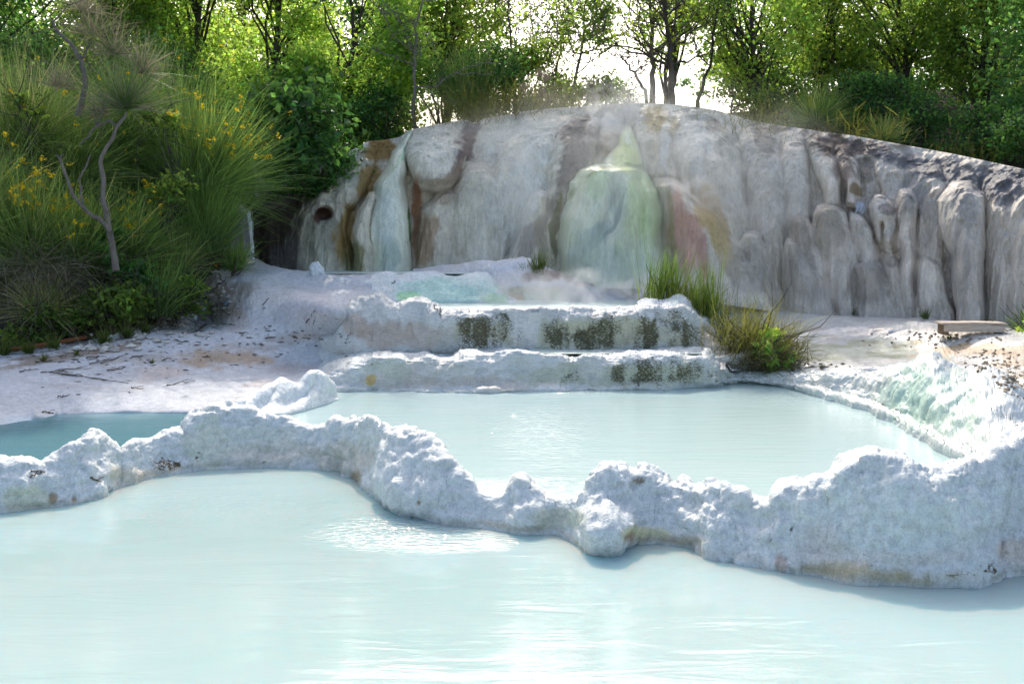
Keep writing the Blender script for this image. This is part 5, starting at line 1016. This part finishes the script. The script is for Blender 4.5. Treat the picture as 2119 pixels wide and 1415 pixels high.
# ================================================================== small things
def ico_rock(name, c, r, seed, mat, label, cat, sub=4, amp=.35, scale=(1, 1, 1)):
    import bmesh
    bm = bmesh.new(); bmesh.ops.create_icosphere(bm, subdivisions=sub, radius=1)
    V = np.array([v.co[:] for v in bm.verts]); f = np.array([[v.index for v in fc.verts] for fc in bm.faces]); bm.free()
    n = V.copy(); V = V * (1 + amp * fbm(V + seed, 1.1, 3, seed)[:, None] + .12 * np.abs(noise(V + seed, 2.6, seed))[:, None] - .04 * ridged(V + seed, 6, 2, seed)[:, None])
    V = V * np.array(scale) * r
    o = raw_mesh(name, V, f, mat, None, True, {'Col': np.ones((len(V), 3)) * np.array([.76, .8, .8]), 'Stn': np.zeros(len(V))}); o.location = c
    tag(o, label, cat); return o
p = PD(657, 560, 17.15); ico_rock('rock_chunk', (p[0], p[1], p[2] - .03), .15, 3, M_trav, 'white jagged lump of rock standing on the rim of the small basin', 'rock', 4, .5, (.9, .7, 1.0))
for i, (x, y, r, lb) in enumerate([(235, 700, .07, 'small white rubble stone beside the bright weed clump'), (395, 660, .08, 'pale cracked stone in the middle of the rubble'), (415, 640, .07, 'pale stone high on the rubble slope'), (160, 722, .05, 'flat pale stone near the rusty pipe'), (1845, 687, .04, 'small dark stone on the right white flat')]):
    h = hit(x, y)
    if h is not None: ico_rock('stone', (h[0], h[1], h[2] + r * .2), r, 10 + i, M_ground, lb, 'stone', 3, .5, (1.2, .9, .7))
# trickle of water
rng = np.random.default_rng(5)
tr_ = empty('waterfall_trickle', PD(515, 430, 18.6)); tag(tr_, 'thin white trickle of water falling beside the little feathery broom', 'waterfall'); tl = np.array(tr_.location)
m, t, b_ = newmat('falling_water'); b_.inputs['Base Color'].default_value = (.8, .86, .88, 1); b_.inputs['Roughness'].default_value = .1
paths = []
for k in range(9):
    x0 = 490 + k * 2.6; xs_ = [x0 - 4, x0 + 4, 512 + k * .8, 516 + k * .7, 519 + k * .5, 521 + k * .6]; ys_ = [425 + k * 1.5, 432, 440 + k, 470, 500, 540]
    paths.append(path_px(list(zip(xs_, ys_)), 18.5, .008, .012 * rng.uniform(.6, 1.3), 20))
V, f = tubes_geo([(a - tl, b) for a, b in paths], 5); raw_mesh('water_threads', V, f, m, tr_)
P = loft([[(470, 545, 18.3), (510, 540, 18.2), (530, 538, 18.4)], [(470, 500, 18.5), (505, 495, 18.5), (528, 530, 18.7)], [(470, 460, 18.7), (500, 455, 18.7), (518, 480, 18.9)], [(470, 425, 18.9), (495, 425, 18.9), (515, 445, 19.1)], [(470, 418, 19.3), (495, 415, 19.3), (515, 440, 19.5)]], 472, 524, 60, 8, 1, [(.10, 2.5, 'b', (1, 1, 1), 401), (.05, 8, 'f', (1, 1, 1), 402)])
px, py = proj(P); C = np.ones(P.shape) * np.array([.3, .29, .28]); C = paint(C, px, py, [(480, 460, 20, 30, (.12, .12, .12), .7), (505, 530, 20, 12, (.6, .62, .64), .7), (490, 428, 12, 8, (.75, .75, .76), .7)], P, 4)
o = grid_obj('wet_boulder', P, M_wet, {'Col': C, 'Stn': np.zeros(px.shape)}, reg=False); tag(o, 'grey wet boulder with white crust under the trickle of water', 'rock')

def boxm(name, size, loc, rz_, mat, parent=None, bev=.01, tilt=(0, 0), jit=0, seed=0):
    import bmesh
    bm = bmesh.new(); bmesh.ops.create_cube(bm, size=1)
    for v in bm.verts: v.co = Vector((v.co.x * size[0], v.co.y * size[1], v.co.z * size[2]))
    bmesh.ops.subdivide_edges(bm, edges=[e for e in bm.edges if e.calc_length() > max(size) * .6], cuts=10)
    bmesh.ops.bevel(bm, geom=[e for e in bm.edges if len(e.link_faces) == 2 and e.calc_face_angle(0) > .5], offset=bev, segments=2, affect='EDGES')
    rg = random.Random(seed)
    for v in bm.verts:
        v.co += Vector((0, math.sin(v.co.x * 9 + seed) * jit, math.sin(v.co.x * 6 + seed) * jit + rg.uniform(-1, 1) * jit * .4))
    me = bpy.data.meshes.new(name); bm.to_mesh(me); bm.free(); me.materials.append(mat)
    o = bpy.data.objects.new(name, me); COL.objects.link(o); o.location = loc; o.rotation_euler = (tilt[0], tilt[1], rz_)
    if parent: o.parent = parent
    return o
# bench by the cliff foot
h = hit(2010, 692); bn = empty('bench', h, R(-6)); tag(bn, 'low crusted wooden bench at the foot of the cliff near the right edge', 'bench')
boxm('seat', (.92, .34, .03), (0, .05, .165), 0, M_wood, bn, .012, jit=.004, seed=1)
boxm('front_board', (.84, .03, .10), (0, -.10, .095), 0, M_wood, bn, .006, jit=.003, seed=2)
for sx in (-1, 1): boxm('leg', (.08, .28, .155), (sx * .38, .06, .07), 0, M_woodd, bn, .01, jit=.002, seed=3)
# planks in front of the green flowstone
for i, (x0, y0, x1, y1, hh, lb, mt) in enumerate([(1253, 573, 1281, 575, .10, 'short pale plank end in front of the green flowstone', M_wood), (1281, 578, 1322, 576, .05, 'lower long plank lying in front of the green flowstone', M_wood), (1284, 572, 1318, 568, .03, 'upper thin dark plank in front of the green flowstone', M_woodd)]):
    a = PD(x0, y0, 18.2); b = PD(x1, y1, 18.1); c = (a + b) / 2; v = b - a; L = float(np.linalg.norm(v))
    o = boxm('plank', (L, .16, hh), tuple(c), math.atan2(v[1], v[0]), mt, None, .006, (0, -math.asin(v[2] / L)), .003, i); tag(o, lb, 'plank')
# cloth caught on the cliff
h = hit(1774, 424); nu_ = 16; u = np.linspace(0, 1, nu_)
Gc = np.zeros((nu_, nu_, 3)); Uu, Vv_ = np.meshgrid(u, u)
Gc[..., 0] = (Uu - .5) * .20 * (1 - .35 * Vv_) + np.sin(Vv_ * 4) * .02; Gc[..., 2] = -Vv_ * .19 + np.abs(Uu - .45) * -.08; Gc[..., 1] = np.sin(Uu * 14 + Vv_ * 3) * .025 - .05 - np.sin(Vv_ * 3) * .03
o = grid_obj('cloth', Gc, M_cloth, reg=False); o.location = (h[0], h[1] - .06, h[2] + .06); tag(o, 'crumpled pale grey cloth caught on the cliff above the right hand mounds', 'cloth')
md = o.modifiers.new('solid', 'SOLIDIFY'); md.thickness = .006
# bottle
h = hit(470, 632); bt = empty('plastic_bottle', (h[0], h[1], h[2] + .03), 0); tag(bt, 'clear bluish plastic bottle with a pink cap lying on the left slope', 'bottle')
prof = [(0, 0), (.03, .002), (.034, .012), (.034, .05), (.031, .055), (.034, .06), (.034, .12), (.030, .14), (.016, .165), (.013, .175), (.013, .19)]
an = np.linspace(0, 2 * math.pi, 21); Pb = np.array([[(r * math.cos(a), r * math.sin(a), z) for a in an] for r, z in prof])
m, t, b_ = newmat('clear_plastic'); b_.inputs['Base Color'].default_value = (.35, .5, .62, 1); b_.inputs['Roughness'].default_value = .12; b_.inputs['Transmission Weight'].default_value = .5
ob = grid_obj('body', Pb, m, reg=False, parent=bt); ob.location = (-.02, 0, -.03); ob.rotation_euler = (R(-12), R(22), 0)
m, t, b_ = newmat('pink_plastic'); b_.inputs['Base Color'].default_value = (.6, .12, .4, 1); b_.inputs['Roughness'].default_value = .4
prof = [(0, .205), (.013, .205), (.0155, .202), (.0155, .186), (.0, .186)]
Pb = np.array([[(r * math.cos(a), r * math.sin(a), z) for a in an] for r, z in prof]); ob = grid_obj('cap', Pb, m, reg=False, parent=bt); ob.location = (-.02, 0, -.03); ob.rotation_euler = (R(-12), R(22), 0)
# rusty strip along the foot of the bank
pts = [hit(x, y) for x, y in ((-60, 742), (0, 735), (60, 727), (120, 717), (178, 706))]
pts = np.array([p for p in pts if p is not None]); pts[:, 2] += .06
t_ = np.linspace(0, len(pts) - 1, 30); Pq = np.stack([np.interp(t_, np.arange(len(pts)), pts[:, k]) for k in range(3)], 1)
V, f = tubes_geo([(Pq - pts[0], np.full(30, .035))], 6); o = raw_mesh('rusty_pipe', V, f, M_rust); o.location = pts[0]; tag(o, 'long rusty metal pipe lying along the foot of the left bank', 'pipe')
# twigs on the white ground
TW = [(185, 783, 165, 8, 'forked twig pair nearest the white heap'), (155, 765, 70, -3, 'long dark twig behind the white heap'), (110, 770, 50, -6, 'dark twig left of the long one'), (215, 748, 60, -12, 'bundle of thin twigs'), (235, 745, 55, -18, 'steeper twig in the bundle'), (200, 740, 40, -2, 'short twig left of the bundle'), (290, 738, 34, -4, 'twig just left of the tiny lone tuft'), (150, 778, 45, 2, 'thin twig lying level'), (375, 794, 60, -8, 'long thin dark twig on the open ground'), (133, 821, 28, -14, 'short black twig beside the white heap'), (285, 804, 26, 6, 'short twig in the middle of the flat'), (330, 660 + 12, 40, 10, 'brown twig at the rubble foot'), (470, 672, 36, 6, 'reddish twig below the plastic bottle'), (420, 678, 30, -35, 'upright bent twig below the rubble'), (400, 688, 46, -6, 'twig under the rubble slope'), (380, 708, 26, 5, 'small dark scrap of twig'), (300, 700, 40, 14, 'twig beside the creeping grass'),
      (505, 690, 20, 3, 'tiny twig on the middle of the slope'), (560, 700, 24, -5, 'tiny twig under the left mound'), (620, 700, 30, 4, 'thin twig below the crusted hump'), (642, 658, 30, -55, 'thin twig leaning in the groove of the step'), (720, 700, 26, -60, 'twig leaning on the crusted hump'), (650, 665, 14, -70, 'stub of twig in the groove'), (902, 640, 16, 60, 'dark twig hanging over the lip of the upper step, left one'), (912, 650, 22, 88, 'dark twig hanging over the lip of the upper step, right one'), (815, 585, 9, -20, 'dark scrap on the turquoise wall'), (550, 625, 20, -50, 'grey sliver stuck in the white slope'), (60, 768, 40, -8, 'faint twig near the left edge'), (100, 855, 24, 2, 'thin twig at the water edge of the shaded pool'), (240, 765, 36, -10, 'thin straight twig in the middle of the flat'), (345, 745, 22, -12, 'small twig right of the lone tuft'), (445, 600, 60, -42, 'thick grey dead branch on the rubble'), (430, 640, 50, -20, 'thin branch across the rubble'), (400, 620, 50, 30, 'dark root in the rubble'), (460, 580, 50, 60, 'bare root hanging from the little broom'), (200, 1000 - 5, 24, 20, 'thin twig stuck on the near left rim'), (75, 985, 26, -25, 'tiny dark twig on the front rim at left'), (80, 978, 28, 8, 'second tiny twig on the front rim at left')]
for i, (x, y, L, an_, lb) in enumerate(TW):
    rng = np.random.default_rng(700 + i); n = 7; ps = []
    for t in np.linspace(-.5, .5, n):
        q = hit(x + math.cos(R(an_)) * L * t, y + math.sin(R(an_)) * L * t)
        if q is not None: ps.append(q + np.array([0, -.006, .012]))
    if len(ps) < 3: continue
    ps = np.array(ps); m0 = ps.mean(0); ps = ps[np.abs(ps[:, 1] - np.median(ps[:, 1])) < .8]
    if len(ps) < 3: continue
    ps = ps - m0; ps[1:-1] += rng.normal(0, .012, (len(ps) - 2, 3)) * [1, 1, .6]
    thick = .022 if 'thick' in lb else .0085
    paths = [(ps, np.linspace(thick, thick * .4, len(ps)) * rng.uniform(.8, 1.2, len(ps)))]
    k = len(ps) // 2; e = ps[k] + (ps[-1] - ps[k]) * .6 + np.array([0, rng.choice([-1, 1]) * .08, .015]); paths.append((np.array([ps[k], (ps[k] + e) / 2 + [0, 0, .01], e]), np.array([thick * .6, thick * .5, thick * .3])))
    V, f = tubes_geo(paths, 5); o = raw_mesh('twig', V, f, M_bark if 'grey' in lb else M_twig); o.location = m0; tag(o, lb if len(lb.split()) > 3 else lb + ' on ground', 'twig', 'twigs fallen on the white ground')

rng = np.random.default_rng(91)
def scatter(name, n, areas, size, mat, col, kindlabel, flat=.2, elong=2.2):
    Cs = []
    for _ in range(n):
        x0, y0, rx_, ry_ = areas[rng.integers(0, len(areas))]; h_ = hit(x0 + rng.normal(0, rx_ * .5), y0 + rng.normal(0, ry_ * .5))
        if h_ is not None: Cs.append(h_)
    Cs = np.array(Cs); k = len(Cs); base_ = np.array([[1, 0, 0], [-1, 0, 0], [0, 1, 0], [0, -1, 0], [0, 0, 1], [0, 0, -1]], float)
    fc = np.array([[0, 2, 4], [2, 1, 4], [1, 3, 4], [3, 0, 4], [2, 0, 5], [1, 2, 5], [3, 1, 5], [0, 3, 5]])
    V = np.repeat(base_[None], k, 0) * rng.uniform(.6, 1.3, (k, 6, 1)); V[..., 0] *= elong; V[..., 2] *= flat
    a = rng.uniform(0, 6.28, k)[:, None]; X_ = V[..., 0] * np.cos(a) - V[..., 1] * np.sin(a); Y_ = V[..., 0] * np.sin(a) + V[..., 1] * np.cos(a)
    V = np.stack([X_, Y_, V[..., 2]], -1) * (size * rng.uniform(.4, 1.5, k) ** 1.3)[:, None, None] + Cs[:, None]; V[..., 2] += size * flat * .4
    f = (fc[None] + (np.arange(k) * 6)[:, None, None]).reshape(-1, 3)
    at = {'Col': np.ones((k * 6, 3)) * np.array(col) * np.repeat(rng.uniform(.6, 1.2, k), 6)[:, None], 'Stn': np.zeros(k * 6)}
    o = raw_mesh(name, V.reshape(-1, 3), f, mat, None, False, at); tag(o, kindlabel, name.replace('_', ' '), kind='stuff')
scatter('leaf_litter', 330, [(450, 700, 260, 50), (250, 760, 260, 50), (400, 720, 300, 30), (600, 690, 160, 50), (380, 660, 90, 40), (150, 740, 160, 16)], .018, M_twig, (1, 1, 1), 'scraps of brown leaf and bark scattered over the white ground', .3, 2.4)
scatter('rubble', 260, [(400, 630, 90, 60), (370, 665, 80, 30), (300, 695, 90, 16), (200, 722, 120, 10), (440, 600, 50, 40)], .045, M_ground, (.62, .58, .52), 'loose pale rubble on the slope under the brooms', .7, 1.2)
scatter('gravel', 300, [(2060, 745, 100, 30), (2100, 790, 40, 30), (1950, 700, 120, 14), (1650, 755, 80, 10)], .022, M_ground, (.35, .28, .2), 'brown crumbs and pebbles on the right ground', .6, 1.3)

# ================================================================== steam
def steam(c, r, dens, seed, label, sc_=1.6, thr=.5):
    import bmesh
    m = bpy.data.materials.new('steam'); m.use_nodes = True; t = m.node_tree; t.nodes.clear()
    out = t.nodes.new('ShaderNodeOutputMaterial'); v = t.nodes.new('ShaderNodeVolumePrincipled'); v.inputs['Color'].default_value = (.97, .98, 1, 1); v.inputs['Anisotropy'].default_value = .45
    tc = t.nodes.new('ShaderNodeTexCoord'); ln = t.nodes.new('ShaderNodeVectorMath'); ln.operation = 'LENGTH'; t.links.new(tc.outputs['Object'], ln.inputs[0])
    fall = math_(t, 'SUBTRACT', 1.0, ln.outputs['Value']); fall = math_(t, 'MAXIMUM', fall, 0.0)
    g_ = t.nodes.new('ShaderNodeNewGeometry'); mp = t.nodes.new('ShaderNodeMapping'); mp.inputs['Location'].default_value = (seed * 3.1, 0, 0); t.links.new(g_.outputs['Position'], mp.inputs[0])
    n = noise_n(t, mp.outputs[0], sc_, 5, .6, .8); n = math_(t, 'MAXIMUM', math_(t, 'SUBTRACT', n, thr), 0.0)
    d = math_(t, 'MULTIPLY', math_(t, 'MULTIPLY', n, fall), dens); t.links.new(d, v.inputs['Density']); t.links.new(v.outputs[0], out.inputs['Volume'])
    bm = bmesh.new(); bmesh.ops.create_icosphere(bm, subdivisions=2, radius=1); me = bpy.data.meshes.new('steam'); bm.to_mesh(me); bm.free(); me.materials.append(m)
    o = bpy.data.objects.new('steam', me); COL.objects.link(o); o.location = c; o.scale = r; tag(o, label, 'steam', kind='stuff')
for i, (x, y, d, rr3, de, sc_, th, lb) in enumerate([(1290, 245, 20.0, (1.2, .8, 1.0), 34, 2.6, .50, 'steam rising from the spout at the top of the cliff'), (1440, 370, 18.2, (1.6, .6, 1.1), 26, 2.4, .52, 'white wisps of steam drifting over the pink and ochre flowstone'),
        (1240, 610, 16.6, (3.2, .9, .5), 36, 2.0, .46, 'low steam lying on the upper pool'), (1400, 540, 17.4, (1.5, .8, .8), 6, 2.0, .5, 'thin steam behind the tall rushes'), (1850, 560, 16.6, (2.6, .7, 1.1), 4, 1.8, .5, 'faint steam in front of the right cliff'), (1320, 400, 18.0, (4.6, .9, 2.3), 2.2, .9, .36, 'broad thin veil of steam in front of the middle of the cliff'), (920, 230, 22.4, (1.2, .6, .8), 5, 1.6, .45, 'faint steam behind the left crest')]):
    steam(tuple(PD(x, y, d)), rr3, de, i + 1, lb, sc_, th)
